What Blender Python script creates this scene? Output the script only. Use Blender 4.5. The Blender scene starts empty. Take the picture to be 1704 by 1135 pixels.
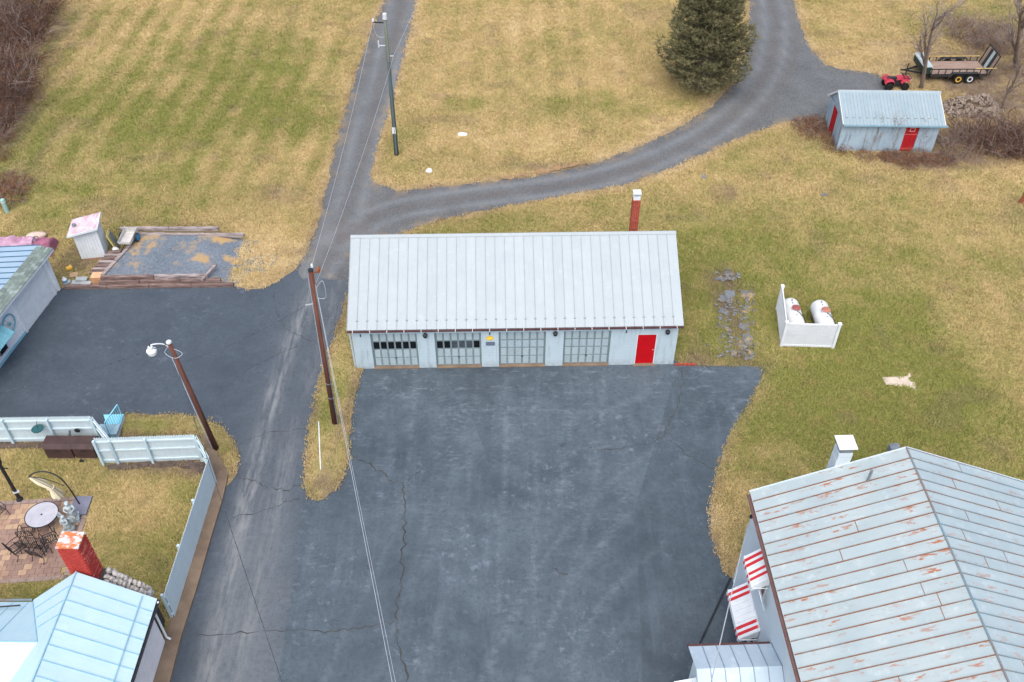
import bpy, bmesh, math, random
import numpy as np
from mathutils import Vector, Matrix, Euler, geometry

random.seed(7); rng = np.random.default_rng(7)
sc = bpy.context.scene
col = sc.collection
R = math.radians

# ------------------------------------------------------------------ camera, sky, sun, exposure
CAM_H, CAM_F, CAM_T = 34.0, 1598.0, R(43.5)
cd = bpy.data.cameras.new('camera'); cam = bpy.data.objects.new('camera', cd); col.objects.link(cam)
cam.location = (0, 0, CAM_H); cam.rotation_euler = (R(90) - CAM_T, 0, 0)
cd.sensor_width = 36; cd.lens = 36 * CAM_F / 1704; cd.clip_end = 2000
sc.camera = cam
SUN_EL, SUN_AZ = R(62), R(188)            # azimuth clockwise from +Y
w = bpy.data.worlds.new('World'); sc.world = w; w.use_nodes = True
wn = w.node_tree; bg = wn.nodes['Background']
sky = wn.nodes.new('ShaderNodeTexSky'); sky.sky_type = 'NISHITA'; sky.sun_disc = False
sky.sun_elevation = SUN_EL; sky.sun_rotation = SUN_AZ; sky.dust_density = 3.0; sky.air_density = .8; sky.ozone_density = .35
wn.links.new(sky.outputs[0], bg.inputs[0]); bg.inputs[1].default_value = 0.10
sl = bpy.data.lights.new('sun', 'SUN'); sun = bpy.data.objects.new('sun', sl); col.objects.link(sun)
sl.energy = 1.5; sl.angle = R(75); sl.color = (1.0, 0.955, 0.89)
sun.location = (0, 0, 60)
sun.rotation_euler = Vector((-math.sin(SUN_AZ) * math.cos(SUN_EL), -math.cos(SUN_AZ) * math.cos(SUN_EL), -math.sin(SUN_EL))).to_track_quat('-Z', 'Y').to_euler()
sc.view_settings.view_transform = 'Standard'; sc.view_settings.look = 'None'
sc.view_settings.exposure = 1.26; sc.view_settings.gamma = 1.0

# ------------------------------------------------------------------ layout helpers (survey points on the flat site)
def G(u, v, z=0.0):
    d = Vector((u - 852, 0, 0)) + Vector((0, math.cos(CAM_T), -math.sin(CAM_T))) * CAM_F + Vector((0, math.sin(CAM_T), math.cos(CAM_T))) * (567.5 - v)
    return Vector((0, 0, CAM_H)) + d * ((z - CAM_H) / d.z)
def GL(pts, z=0.0): return [G(u, v, z) for u, v in pts]
def lin(r, g, b, k=1.0):
    return tuple((((c / 255) / 12.92) if c / 255 <= .04045 else ((c / 255 + .055) / 1.055) ** 2.4) * k for c in (r, g, b)) + (1.0,)

# ------------------------------------------------------------------ node helpers
class NT:
    def __init__(s, name):
        s.mat = bpy.data.materials.new(name); s.mat.use_nodes = True
        s.t = s.mat.node_tree; s.b = s.t.nodes['Principled BSDF']
        s.b.inputs['Specular IOR Level'].default_value = .3
    def new(s, ty, **kw):
        n = s.t.nodes.new(ty)
        for k, v in kw.items(): setattr(n, k, v)
        return n
    def link(s, a, b): s.t.links.new(a, b)
    def put(s, inp, v):
        if hasattr(v, 'is_output'): s.link(v, inp)
        else: inp.default_value = v
    def pos(s): return s.new('ShaderNodeNewGeometry').outputs['Position']
    def obj(s): return s.new('ShaderNodeTexCoord').outputs['Object']
    def mapped(s, vec, scale=(1, 1, 1), rot=(0, 0, 0)):
        n = s.new('ShaderNodeMapping'); s.link(vec, n.inputs[0]); n.inputs['Scale'].default_value = scale; n.inputs['Rotation'].default_value = rot
        return n.outputs[0]
    def noise(s, vec, scale, detail=3.0, rough=.55, dist=0.0):
        n = s.new('ShaderNodeTexNoise'); s.link(vec, n.inputs['Vector'])
        n.inputs['Scale'].default_value = scale; n.inputs['Detail'].default_value = detail; n.inputs['Roughness'].default_value = rough; n.inputs['Distortion'].default_value = dist
        return n.outputs['Fac']
    def vor(s, vec, scale, feature='F1', out='Distance'):
        n = s.new('ShaderNodeTexVoronoi', feature=feature); s.link(vec, n.inputs['Vector']); n.inputs['Scale'].default_value = scale
        return n.outputs[out]
    def ramp(s, fac, lo, hi, a=0.0, b=1.0):
        n = s.new('ShaderNodeMapRange'); s.link(fac, n.inputs[0])
        n.inputs[1].default_value = lo; n.inputs[2].default_value = hi; n.inputs[3].default_value = a; n.inputs[4].default_value = b
        return n.outputs[0]
    def mix(s, fac, a, b, mode='MIX'):
        n = s.new('ShaderNodeMix', data_type='RGBA', blend_type=mode)
        s.put(n.inputs[0], fac); s.put(n.inputs[6], a); s.put(n.inputs[7], b)
        return n.outputs[2]
    def math(s, op, a, b=0.0, clamp=False):
        n = s.new('ShaderNodeMath', operation=op, use_clamp=clamp); s.put(n.inputs[0], a); s.put(n.inputs[1], b)
        return n.outputs[0]
    def attr(s, name, ty='GEOMETRY'):
        n = s.new('ShaderNodeAttribute', attribute_name=name, attribute_type=ty); return n.outputs['Fac']
    def rand(s): return s.new('ShaderNodeObjectInfo').outputs['Random']
    def sep(s, vec):
        n = s.new('ShaderNodeSeparateXYZ'); s.link(vec, n.inputs[0]); return n.outputs
    def bump(s, h, strength=.4, dist=.02):
        n = s.new('ShaderNodeBump'); s.link(h, n.inputs['Height']); n.inputs['Strength'].default_value = strength; n.inputs['Distance'].default_value = dist
        s.link(n.outputs[0], s.b.inputs['Normal'])
    def done(s, c, rough=.8, metal=0.0):
        s.put(s.b.inputs['Base Color'], c); s.put(s.b.inputs['Roughness'], rough); s.b.inputs['Metallic'].default_value = metal
        return s.mat

def plain(name, c, c2=None, scale=3.0, rough=.7, metal=0.0, bump=.15, fine=40.0, streak=None, var=.0):
    """mottled paint / metal / timber: two tones in world space, fine grain, optional stretch and per-piece tone"""
    n = NT(name); p = n.pos()
    if streak: p = n.mapped(p, streak)
    c2 = c2 or tuple(x * .78 for x in c[:3]) + (1,)
    k = n.ramp(n.noise(p, scale, 4.0, .6), .35, .68)
    f = n.noise(p, fine, 2.0)
    colr = n.mix(k, c, c2)
    colr = n.mix(n.ramp(f, .3, .7, .0, .22), colr, tuple(x * .6 for x in c[:3]) + (1,))
    if var:
        colr = n.mix(n.math('MULTIPLY', n.rand(), var), colr, tuple(x * .45 for x in c[:3]) + (1,))
    if bump: n.bump(f, bump, .01)
    return n.done(colr, rough, metal)

# ------------------------------------------------------------------ mesh helpers
class MB:
    def __init__(s): s.v = []; s.f = []; s.m = []
    def add(s, vs, fs, mi=0):
        o = len(s.v); s.v += [tuple(v) for v in vs]; s.f += [tuple(i + o for i in f) for f in fs]; s.m += [mi] * len(fs); return s
    def box(s, x0, x1, y0, y1, z0, z1, mi=0):
        return s.add([(x0, y0, z0), (x1, y0, z0), (x1, y1, z0), (x0, y1, z0), (x0, y0, z1), (x1, y0, z1), (x1, y1, z1), (x0, y1, z1)],
                     [(0, 3, 2, 1), (4, 5, 6, 7), (0, 1, 5, 4), (1, 2, 6, 5), (2, 3, 7, 6), (3, 0, 4, 7)], mi)
    def obox(s, c, size, rot=(0, 0, 0), mi=0):
        m = Euler(rot).to_matrix(); a, b, d = size[0] / 2, size[1] / 2, size[2] / 2
        vs = [Vector(c) + m @ Vector((x, y, z)) for z in (-d, d) for x, y in ((-a, -b), (a, -b), (a, b), (-a, b))]
        return s.add(vs, [(0, 3, 2, 1), (4, 5, 6, 7), (0, 1, 5, 4), (1, 2, 6, 5), (2, 3, 7, 6), (3, 0, 4, 7)], mi)
    def beam(s, p, q, w=.05, h=None, mi=0):
        """rectangular bar from p to q"""
        p, q = Vector(p), Vector(q); d = q - p; h = h or w
        up = Vector((0, 0, 1)) if abs(d.normalized().z) < .95 else Vector((0, 1, 0))
        x = d.cross(up).normalized() * w / 2; y = x.cross(d).normalized() * h / 2
        vs = [c + a * x + b * y for c in (p, q) for a, b in ((-1, -1), (1, -1), (1, 1), (-1, 1))]
        return s.add(vs, [(0, 3, 2, 1), (4, 5, 6, 7), (0, 1, 5, 4), (1, 2, 6, 5), (2, 3, 7, 6), (3, 0, 4, 7)], mi)
    def tube(s, pts, r, n=6, cap=True, mi=0):
        pts = [Vector(p) for p in pts]; L = len(pts)
        rs = r if isinstance(r, (list, tuple)) else [r] * L
        vs = []; px = None
        for i, p in enumerate(pts):
            d = (pts[min(i + 1, L - 1)] - pts[max(i - 1, 0)])
            d = d.normalized() if d.length > 1e-9 else Vector((0, 0, 1))
            if px is None: px = d.orthogonal().normalized()
            else:
                px = px - d * px.dot(d)
                px = px.normalized() if px.length > 1e-6 else d.orthogonal().normalized()
            py = d.cross(px)
            vs += [p + (px * math.cos(2 * math.pi * k / n) + py * math.sin(2 * math.pi * k / n)) * rs[i] for k in range(n)]
        fs = [(i * n + k, i * n + (k + 1) % n, (i + 1) * n + (k + 1) % n, (i + 1) * n + k) for i in range(L - 1) for k in range(n)]
        if cap: fs += [tuple(range(n))[::-1], tuple((L - 1) * n + k for k in range(n))]
        return s.add(vs, fs, mi)
    def lathe(s, prof, c=(0, 0, 0), n=12, axis='z', mi=0):
        vs = []
        for r, h in prof:
            for k in range(n):
                a = 2 * math.pi * k / n; x, y, z = r * math.cos(a), r * math.sin(a), h
                if axis == 'y': x, y, z = x, z, y
                if axis == 'x': x, y, z = z, x, y
                vs.append((c[0] + x, c[1] + y, c[2] + z))
        L = len(prof)
        fs = [(i * n + k, i * n + (k + 1) % n, (i + 1) * n + (k + 1) % n, (i + 1) * n + k) for i in range(L - 1) for k in range(n)]
        fs += [tuple(range(n))[::-1], tuple((L - 1) * n + k for k in range(n))]
        return s.add(vs, fs, mi)
    def prism(s, poly, d, mi=0):
        """solid from a planar polygon pushed along d"""
        n = len(poly); d = Vector(d); vs = [Vector(p) for p in poly] + [Vector(p) + d for p in poly]
        return s.add(vs, [tuple(range(n))[::-1], tuple(range(n, 2 * n))] + [(i, (i + 1) % n, (i + 1) % n + n, i + n) for i in range(n)], mi)
    def lump(s, c, r, sub=1, jit=.25, seed=0, mi=0):
        rr = random.Random(seed); bm = bmesh.new(); bmesh.ops.create_icosphere(bm, subdivisions=sub, radius=1)
        vs = []
        for v in bm.verts:
            k = 1 + rr.uniform(-jit, jit); vs.append((c[0] + v.co.x * r[0] * k, c[1] + v.co.y * r[1] * k, c[2] + v.co.z * r[2] * k))
        fs = [tuple(v.index for v in f.verts) for f in bm.faces]; bm.free()
        return s.add(vs, fs, mi)
    def mesh(s, name, mats, smooth=False):
        me = bpy.data.meshes.new(name); me.from_pydata(s.v, [], s.f)
        for m in (mats if isinstance(mats, (list, tuple)) else [mats]): me.materials.append(m)
        me.polygons.foreach_set('material_index', s.m)
        bm = bmesh.new(); bm.from_mesh(me); bmesh.ops.recalc_face_normals(bm, faces=bm.faces); bm.to_mesh(me); bm.free()
        if smooth: me.polygons.foreach_set('use_smooth', [True] * len(me.polygons))
        me.update(); return me

def obj(name, mb, mats=None, parent=None, loc=(0, 0, 0), rot=(0, 0, 0), smooth=False, stuff=False, mat4=None, label=None):
    me = mb.mesh(name, mats, smooth) if isinstance(mb, MB) else mb
    o = bpy.data.objects.new(name, me); col.objects.link(o)
    if parent: o.parent = parent
    if mat4 is not None: o.matrix_local = mat4
    else: o.location = loc; o.rotation_euler = rot
    if stuff: o['kind'] = 'stuff'
    if label: o['label'] = label
    return o
def thing(name, label, cat, loc=(0, 0, 0), rotz=0.0, group=None):
    o = bpy.data.objects.new(name, None); col.objects.link(o); o.empty_display_size = .3
    o.location = loc; o.rotation_euler = (0, 0, rotz); o['label'] = label; o['category'] = cat
    if group: o['group'] = group
    return o
def tag(o, label, cat, group=None, kind=None):
    o['label'] = label; o['category'] = cat
    if group: o['group'] = group
    if kind: o['kind'] = kind
    return o
def dup(o, loc, rotz, label=None, parent=None):
    c = o.copy(); col.objects.link(c)
    if parent: c.parent = parent
    else:
        c.location = loc; c.rotation_euler = (0, 0, rotz)
        if label: c['label'] = label
    for ch in list(o.children): dup(ch, None, None, None, c)
    return c
def local(t, p):
    m = Matrix.Translation(t.location) @ t.rotation_euler.to_matrix().to_4x4()
    return m.inverted() @ Vector(p)

def jitter_poly(pts, step=.25, amp=.05, seed=1, closed=True):
    rr = random.Random(seed); out = []; n = len(pts)
    for i in range(n if closed else n - 1):
        a, b = Vector(pts[i]), Vector(pts[(i + 1) % n]); k = max(1, int((b - a).length / step))
        if (b - a).length > 60: k = 1
        nrm = Vector((-(b - a).y, (b - a).x, 0)).normalized() if (b - a).length > 0 else Vector()
        for j in range(k):
            p = a.lerp(b, j / k); p = p + nrm * rr.gauss(0, amp) * (0 if amp == 0 else 1); out.append(p)
    return out
def smooth_line(pts, k=4):
    """Catmull-Rom through the points"""
    P = [Vector(p) for p in pts]; out = []
    for i in range(len(P) - 1):
        p0, p1, p2, p3 = P[max(i - 1, 0)], P[i], P[i + 1], P[min(i + 2, len(P) - 1)]
        for j in range(k):
            t = j / k
            out.append(.5 * ((2 * p1) + (p2 - p0) * t + (2 * p0 - 5 * p1 + 4 * p2 - p3) * t * t + (3 * p1 - p0 - 3 * p2 + p3) * t ** 3))
    out.append(P[-1]); return out
def sheet(name, pts, z, m, amp=.05, step=.25, seed=1, thick=0.0):
    P = jitter_poly(pts, step, amp, seed); P = [Vector((p.x, p.y, z)) for p in P]
    tris = geometry.tessellate_polygon([P]); mb = MB(); mb.add(P, [tuple(t) for t in tris])
    if thick:
        n = len(P); mb.add([(p.x, p.y, z) for p in P] + [(p.x, p.y, z - thick) for p in P], [(i, (i + 1) % n, (i + 1) % n + n, i + n) for i in range(n)])
    o = obj(name, mb, m); o['kind'] = 'structure'
    for p in o.data.polygons:
        pass
    return o, [(p.x, p.y) for p in P]
def inside(px, py, poly):
    poly = np.asarray(poly); r = np.zeros(len(px), bool); j = len(poly) - 1
    for i in range(len(poly)):
        xi, yi = poly[i]; xj, yj = poly[j]
        c = ((yi > py) != (yj > py))
        if yi != yj: r ^= c & (px < (xj - xi) * (py - yi) / (yj - yi) + xi)
        j = i
    return r
def poly_dist(px, py, poly):
    d = np.full(len(px), 1e9); n = len(poly)
    for i in range(n):
        ax, ay = poly[i]; bx, by = poly[(i + 1) % n]; ex, ey = bx - ax, by - ay; L = ex * ex + ey * ey
        if L < 1e-9: continue
        t = np.clip(((px - ax) * ex + (py - ay) * ey) / L, 0, 1)
        d = np.minimum(d, np.hypot(px - ax - t * ex, py - ay - t * ey))
    return d
def vnoise(x, y, s, seed):
    """value noise, 0..1"""
    x = x / s + 1000; y = y / s + 1000; xi = np.floor(x).astype(np.int64); yi = np.floor(y).astype(np.int64); fx, fy = x - xi, y - yi
    fx = fx * fx * (3 - 2 * fx); fy = fy * fy * (3 - 2 * fy)
    def h(a, b):
        k = (a * 374761393 + b * 668265263 + seed * 974634777) & 0x7fffffff
        k = ((k ^ (k >> 13)) * 1274126177) & 0x7fffffff
        return ((k ^ (k >> 16)) & 0xffff) / 65535.0
    return (h(xi, yi) * (1 - fx) + h(xi + 1, yi) * fx) * (1 - fy) + (h(xi, yi + 1) * (1 - fx) + h(xi + 1, yi + 1) * fx) * fy
# ------------------------------------------------------------------ ground outlines
GRAVEL = GL([(650, -60), (640, 0), (615, 60), (590, 130), (565, 215), (548, 290), (535, 345), (520, 395), (508, 425), (494, 448), (505, 466), (530, 455), (552, 468), (583, 462),
             (588, 410), (640, 396), (670, 388), (720, 370), (800, 352), (880, 337), (960, 322), (1040, 308), (1100, 288), (1160, 262), (1210, 240), (1260, 218), (1310, 203), (1380, 197),
             (1420, 205), (1462, 178), (1480, 150), (1462, 124), (1440, 120), (1400, 116), (1375, 108), (1350, 85), (1335, 50), (1322, 0), (1318, -60),
             (1245, -60), (1246, 0), (1246, 60), (1238, 100), (1220, 140), (1180, 180), (1120, 218), (1050, 250), (980, 275), (900, 292), (800, 303), (700, 315), (660, 318), (622, 302), (618, 290),
             (630, 240), (655, 160), (680, 60), (693, 0), (706, -60)])
DRIVE = GL([(512, 418), (494, 446), (468, 464), (440, 479), (415, 482), (390, 477), (105, 479), (100, 482), (0, 609), (-90, 722), (-90, 742), (0, 737), (165, 722), (203, 692), (240, 691), (300, 691), (340, 696), (370, 711), (388, 734), (397, 760), (393, 792),
            (375, 812), (348, 890), (320, 985), (280, 1135), (245, 1290), (560, 1290), (640, 840), (615, 600), (590, 470), (588, 430)])
LOT = GL([(596, 606), (1124, 600), (1135, 607), (1274, 611), (1264, 640), (1242, 680), (1216, 720), (1198, 770), (1187, 815), (1182, 850), (1186, 890), (1195, 925), (1208, 955), (1225, 968), (1400, 1290),
          (440, 1290), (462, 1135), (478, 1040), (490, 960), (500, 880), (505, 835), (540, 790), (575, 700)])
ISLAND = GL([(586, 462), (575, 500), (557, 560), (540, 610), (525, 660), (515, 710), (508, 770), (506, 808), (512, 825), (527, 832), (545, 828), (562, 812), (574, 790), (580, 760), (582, 720), (590, 660), (600, 626), (606, 614), (640, 600), (640, 470)])
CORNER = GL([(203, 691), (240, 691), (300, 691), (340, 696), (370, 711), (388, 734), (397, 760), (393, 792), (381, 792), (345, 731), (326, 724), (196, 728)])
KERB = GL([(336, 726), (346, 730), (381, 789), (372, 830), (354, 890), (327, 985), (303, 1060), (284, 1135), (256, 1260), (218, 1260), (258, 1110), (283, 1040), (332, 900), (361, 802)])
PAVED = [[(p.x, p.y) for p in q] for q in (GRAVEL, DRIVE, LOT)]
ISL = [[(p.x, p.y) for p in q] for q in (ISLAND, CORNER)]
XY = lambda q: [(p.x, p.y) for p in q]
def blob(x, y, u, v, r, sx=1.0):
    c = G(u, v); return np.exp(-(((x - c.x) / (r * sx)) ** 2 + ((y - c.y) / r) ** 2))
def dryness(x, y):
    """how straw-coloured the turf is (0 green .. 1 straw), and how much bare earth / litter shows"""
    d = .74 + .45 * (vnoise(x, y, 9, 1) - .5) + .5 * (vnoise(x, y, 3.5, 2) - .5) + .46 * (vnoise(x, y, 1.3, 3) - .5) + .36 * (vnoise(x, y, .55, 4) - .5)
    a, b = G(215, 210), G(280, 110); dx, dy = b.x - a.x, b.y - a.y; L = math.hypot(dx, dy)
    s = (x * dy - y * dx) / L                                       # mower stripes of the far field
    wob = 1.3 * vnoise(x, y, 8, 9)
    field = 1 / (1 + np.exp(-(y - 48) / 1.5)) * 1 / (1 + np.exp((x + 9) / 1.2))
    d += field * (.24 * np.sin(s * 2 * math.pi / 2.0 + wob * 3.4) * vnoise(x, y, 6, 12) * 1.5 - .12)
    mid = 1 / (1 + np.exp(-(y - 54) / 1.5)) * 1 / (1 + np.exp(-(x + 7) / 1.2)) * 1 / (1 + np.exp((x - 13) / 2))
    d += mid * (.12 * np.sin(x * 2 * math.pi / 1.9 + wob) + .06)
    for u, v, r, sx, k in [(300, 200, 6, 1.6, -.45), (410, 130, 7, 1, -.3), (100, 330, 3, 1.5, -.3), (480, 190, 5, .6, -.3), (330, 290, 2, 3, -.15), (860, 175, 4, 1.2, -.4), (1050, 180, 4, .7, -.25), (830, 372, 1.8, 6, -.45), (640, 376, 2, 2, -.3),
                           (1180, 470, 5, .5, -.45), (1270, 420, 4, 1.4, -.35), (1300, 520, 5, 1.6, -.35), (1400, 620, 5, 2, -.35), (1230, 760, 3, 1, -.15), (1500, 740, 5, 1.6, -.55), (1640, 780, 5, 1.5, -.5), (1400, 700, 4, 1.5, -.3), (1550, 480, 4, 1.5, -.25), (1640, 360, 2.5, 1.5, -.3),
                           (1450, 560, 5, 1.2, -.2), (1560, 640, 4, 1.2, -.3), (250, 850, 4, 1.5, -.12), (150, 770, 1.5, 2, -.15), (255, 706, 1.2, 3, -.55), (545, 660, 2.2, .5, -.3), (550, 760, 1.5, .5, -.1), (60, 1000, 2, 1.5, -.35), (260, 930, 1.2, 1, -.2), (200, 380, 2, 5, -.2), (900, 350, 2.2, 5, -.2),
                           (20, 250, 4, .5, -.4), (1690, 640, 3, .8, .35), (1560, 240, 3, 3, .3), (1640, 300, 4, 2, .25), (760, 270, 4, 2, .3), (1450, 90, 4, 2, .3), (1220, 330, 3, 2.5, .12), (470, 330, 4, 1.2, .25), (450, 420, 3, 1.2, .95), (1200, 900, 3, .6, .15), (740, 60, 6, 1, .2), (960, 40, 6, 2, .15), (1420, 20, 5, 1, -.2), (1620, 50, 4, 1, -.3)]:
        d += (k * .62 if k < 0 and u > 600 else k) * blob(x, y, u, v, r, sx)
    bare = np.zeros_like(x)
    for u, v, r, sx, k in [(1600, 262, 1.2, 3.5, .9), (1530, 268, .9, 2.5, 1), (1360, 215, 2, .8, .7), (1640, 150, 3.5, 1, .8), (1600, 110, 3, 1.5, .6), (1690, 200, 3, 1, .7), (1650, 60, 5, 1, .45), (40, 60, 6, .6, .9), (15, 200, 5, .4, .9), (20, 310, 2, .7, .7), (1210, 500, 2.5, .3, .7), (1235, 580, 2, .3, .8), (1205, 462, .8, .8, .8),
                           (130, 440, 1.2, 1.5, .55), (150, 420, 1.2, 1, .5), (920, 278, .5, 8, .65), (300, 380, .8, 3, .4), (470, 325, 1.2, 1.5, .35), (100, 740, .35, 6, .9), (250, 778, .5, 4, 1), (325, 778, .6, 1, .9), (1450, 300, .6, 1.5, .5), (1185, 595, .5, 2, .4), (1150, 600, .6, .6, .5), (1560, 580, .5, 1, .4), (1215, 320, .7, 1, .35), (1380, 320, .6, 1, .4), (560, 700, .5, .5, .6), (545, 812, .8, .5, .45), (620, 620, 1, .4, .6)]:
        bare += k * blob(x, y, u, v, r, sx)
    bare = bare * (.45 + 1.1 * vnoise(x, y, .6, 21)) + .25 * (vnoise(x, y, 1.6, 31) > .82)
    edge = np.full(len(x), 1e9)
    for q in PAVED + ISL: edge = np.minimum(edge, poly_dist(x, y, q))
    e = np.exp(-(edge / .55) ** 2)
    far = y > 42
    d += e * np.where(far, .6, .22); bare += e * .35 * vnoise(x, y, .7, 41) + .3 * np.exp(-(edge / .18) ** 2)
    return np.clip(d, 0, 1.5), np.clip(bare, 0, 1)

# ------------------------------------------------------------------ ground materials
C_GREEN, C_STRAW, C_DIRT = lin(119, 122, 62), lin(174, 154, 108), lin(124, 104, 88)
def turf(n, dry, bare, p, var=None):
    f = n.noise(p, 7, 4, .75); g = n.noise(p, 30, 3, .75); h = n.noise(p, 2.6, 5, .75)
    k = n.math('ADD', dry, n.math('ADD', n.ramp(f, .25, .75, -.3, .3), n.ramp(h, .25, .75, -.28, .28)))
    c = n.mix(n.math('MULTIPLY', k, 1.0, True), C_GREEN, C_STRAW)
    c = n.mix(n.ramp(k, 1.05, 1.7), c, lin(192, 172, 132))
    c = n.mix(n.ramp(n.noise(p, .8, 4, .7), .5, .72, 0, .35), c, lin(158, 128, 92))
    c = n.mix(n.math('MULTIPLY', bare, n.ramp(g, .25, .75, .5, 1.3), True), c, n.mix(f, C_DIRT, lin(92, 80, 72)))
    lum = n.math('MULTIPLY', n.ramp(g, .25, .75, .82, 1.2), n.ramp(f, .25, .75, .9, 1.12))
    if var is not None: lum = n.math('MULTIPLY', lum, var)
    cb = n.new('ShaderNodeCombineXYZ')
    for q in range(3): n.link(lum, cb.inputs[q])
    return n.mix(1.0, c, cb.outputs[0], 'MULTIPLY')
def ground_mat():
    n = NT('turf'); p = n.pos(); c = turf(n, n.attr('dry'), n.attr('bare'), p)
    n.bump(n.noise(p, 22, 4, .75), .9, .06); return n.done(c, .95)
def tuft_mat():
    n = NT('grass_blades'); p = n.pos(); r = n.rand()
    c = turf(n, n.attr('dry', 'INSTANCER'), n.attr('bare', 'INSTANCER'), p, n.ramp(r, 0, 1, .95, 1.25)); return n.done(c, .9)
M_TURF = ground_mat(); M_BLADE = tuft_mat()
def asphalt(name, base, light, scuff, bands):
    n = NT(name); p = n.pos(); s = n.sep(p)
    big = n.noise(p, .16, 5, .65); mid = n.noise(p, .9, 6, .7); sm = n.noise(p, 5, 4, .75); fine = n.noise(p, 55, 2, .7)
    c = n.mix(n.ramp(big, .33, .68), base, light)
    c = n.mix(n.ramp(mid, .44, .72, 0, .42), c, tuple(x * 1.45 for x in light[:3]) + (1,))
    c = n.mix(n.ramp(sm, .35, .5, .4, 0), c, tuple(x * .7 for x in base[:3]) + (1,))
    blot = n.math('MULTIPLY', n.ramp(n.noise(p, 2.3, 6, .75), .54, .68), n.ramp(n.noise(p, .3, 3), .46, .6))
    c = n.mix(n.math('MULTIPLY', blot, scuff), c, lin(132, 144, 156))
    if bands:                                                        # hatched tyre scrub and pale salt marks on the turning area
        for k, (rz, sx, lo, hi, st) in enumerate(((0, .85, .44, .62, .30), (R(22), .6, .5, .66, .22), (R(-40), .55, .52, .66, .2))):
            pr = n.mapped(p, (1, 1, 1), (0, 0, rz))
            bandx = n.ramp(n.noise(n.mapped(pr, (sx, .06, 1)), 1.0, 4, .65), lo, hi)
            dash = n.ramp(n.noise(n.mapped(pr, (1.7, 6.5, 1)), 1.0, 4, .6, .6), .52, .66)
            lim = n.math('MULTIPLY', n.ramp(s[1], 18 + k, 27), n.ramp(s[1], 33.6, 31.0)); lim = n.math('MULTIPLY', lim, n.ramp(n.noise(p, .22, 3), .38, .6))
            m = n.math('MULTIPLY', n.math('MULTIPLY', dash, bandx), lim)
            c = n.mix(n.math('MULTIPLY', m, st), c, lin(144, 156, 168))
        sa = n.attr('scuff'); tread = n.ramp(n.noise(n.mapped(p, (2.2, 5.5, 1)), 1.0, 4, .7, .4), .4, .66)
        c = n.mix(n.math('MULTIPLY', sa, n.math('ADD', n.math('MULTIPLY', tread, .42), .05)), c, lin(140, 151, 160))
        oil = n.math('MULTIPLY', n.ramp(n.noise(p, 1.1, 3, .5), .66, .74), n.ramp(n.noise(p, .2, 2), .45, .6))
        c = n.mix(n.math('MULTIPLY', oil, .55), c, lin(30, 36, 42))
        lap = n.new('ShaderNodeTexVoronoi', feature='F1'); n.link(n.mapped(p, (.22, .05, 1), (0, 0, R(4))), lap.inputs['Vector']); lap.inputs['Scale'].default_value = 1.0
        c = n.mix(n.ramp(n.sep(lap.outputs['Color'])[0], .2, .9, 0, .28), c, tuple(x * .6 for x in base[:3]) + (1,))
        hs = n.noise(n.mapped(p, (.7, 2.6, 1)), 1.0, 6, .8)
        c = n.mix(n.math('MULTIPLY', n.math('MULTIPLY', n.ramp(hs, .55, .68), n.ramp(s[1], 30.2, 32.4)), .38), c, lin(148, 160, 170))
        ver = n.noise(n.mapped(p, (1.5, .16, 1)), 1.0, 5, .7)
        c = n.mix(n.math('MULTIPLY', n.ramp(ver, .54, .7), .16), c, lin(122, 136, 150))
    else:
        pale = n.attr('pale'); c = n.mix(n.math('MULTIPLY', pale, n.ramp(sm, .3, .7, .55, 1.0)), c, lin(114, 119, 123))
        tr = n.attr('track'); c = n.mix(n.math('MULTIPLY', tr, n.ramp(n.noise(n.mapped(p, (4, .6, 1)), 1.0, 4, .7), .38, .65)), c, lin(150, 151, 151))
    sp = n.vor(p, 20); c = n.mix(n.ramp(sp, .0, .17, .6, 0), c, lin(160, 168, 176))
    c = n.mix(n.ramp(fine, .3, .7, 0, .4), c, tuple(x * .5 for x in base[:3]) + (1,))
    n.bump(fine, .35, .008); return n.done(c, n.ramp(big, .3, .7, .66, .88))
M_LOT = asphalt('sealed_asphalt', lin(60, 71, 80), lin(88, 100, 109), .6, True)
M_DRIVE = asphalt('worn_asphalt', lin(60, 69, 79), lin(73, 83, 93), .3, False)
def gravel_mat(name, a, b, straw):
    n = NT(name); p = n.pos()
    f = n.noise(p, 26, 3, .8); v = n.vor(p, 14, out='Color'); big = n.noise(p, .5, 4, .6)
    c = n.mix(n.ramp(big, .35, .7), a, b)
    c = n.mix(.32, c, n.mix(n.ramp(v, .1, .9), tuple(x * .45 for x in a[:3]) + (1,), tuple(min(1, x * 1.5) for x in b[:3]) + (1,)))
    tr = n.attr('track'); c = n.mix(n.math('MULTIPLY', tr, .3), c, lin(140, 144, 148))
    ru = n.attr('rut'); c = n.mix(n.math('MULTIPLY', ru, .5), c, lin(96, 88, 84))
    k = n.math('MULTIPLY', n.ramp(n.noise(p, .75, 4, .65), .5, .62), n.attr('straw') if straw else 0.0)
    c = n.mix(k, c, n.mix(f, lin(190, 164, 112), lin(140, 112, 84)))
    n.bump(f, .8, .03); return n.done(c, .92)
M_GRAVEL = gravel_mat('road_gravel', lin(84, 87, 89), lin(100, 103, 105), True)
M_PAD = gravel_mat('blue_gravel', lin(92, 102, 112), lin(112, 121, 131), True)
M_CONC = plain('concrete', lin(134, 116, 98), lin(108, 92, 78), 1.2, .9, bump=.4, fine=30)
M_CRACK = plain('crack_filler', lin(48, 52, 56), lin(78, 76, 72), 1.5, .95, bump=0)

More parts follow.
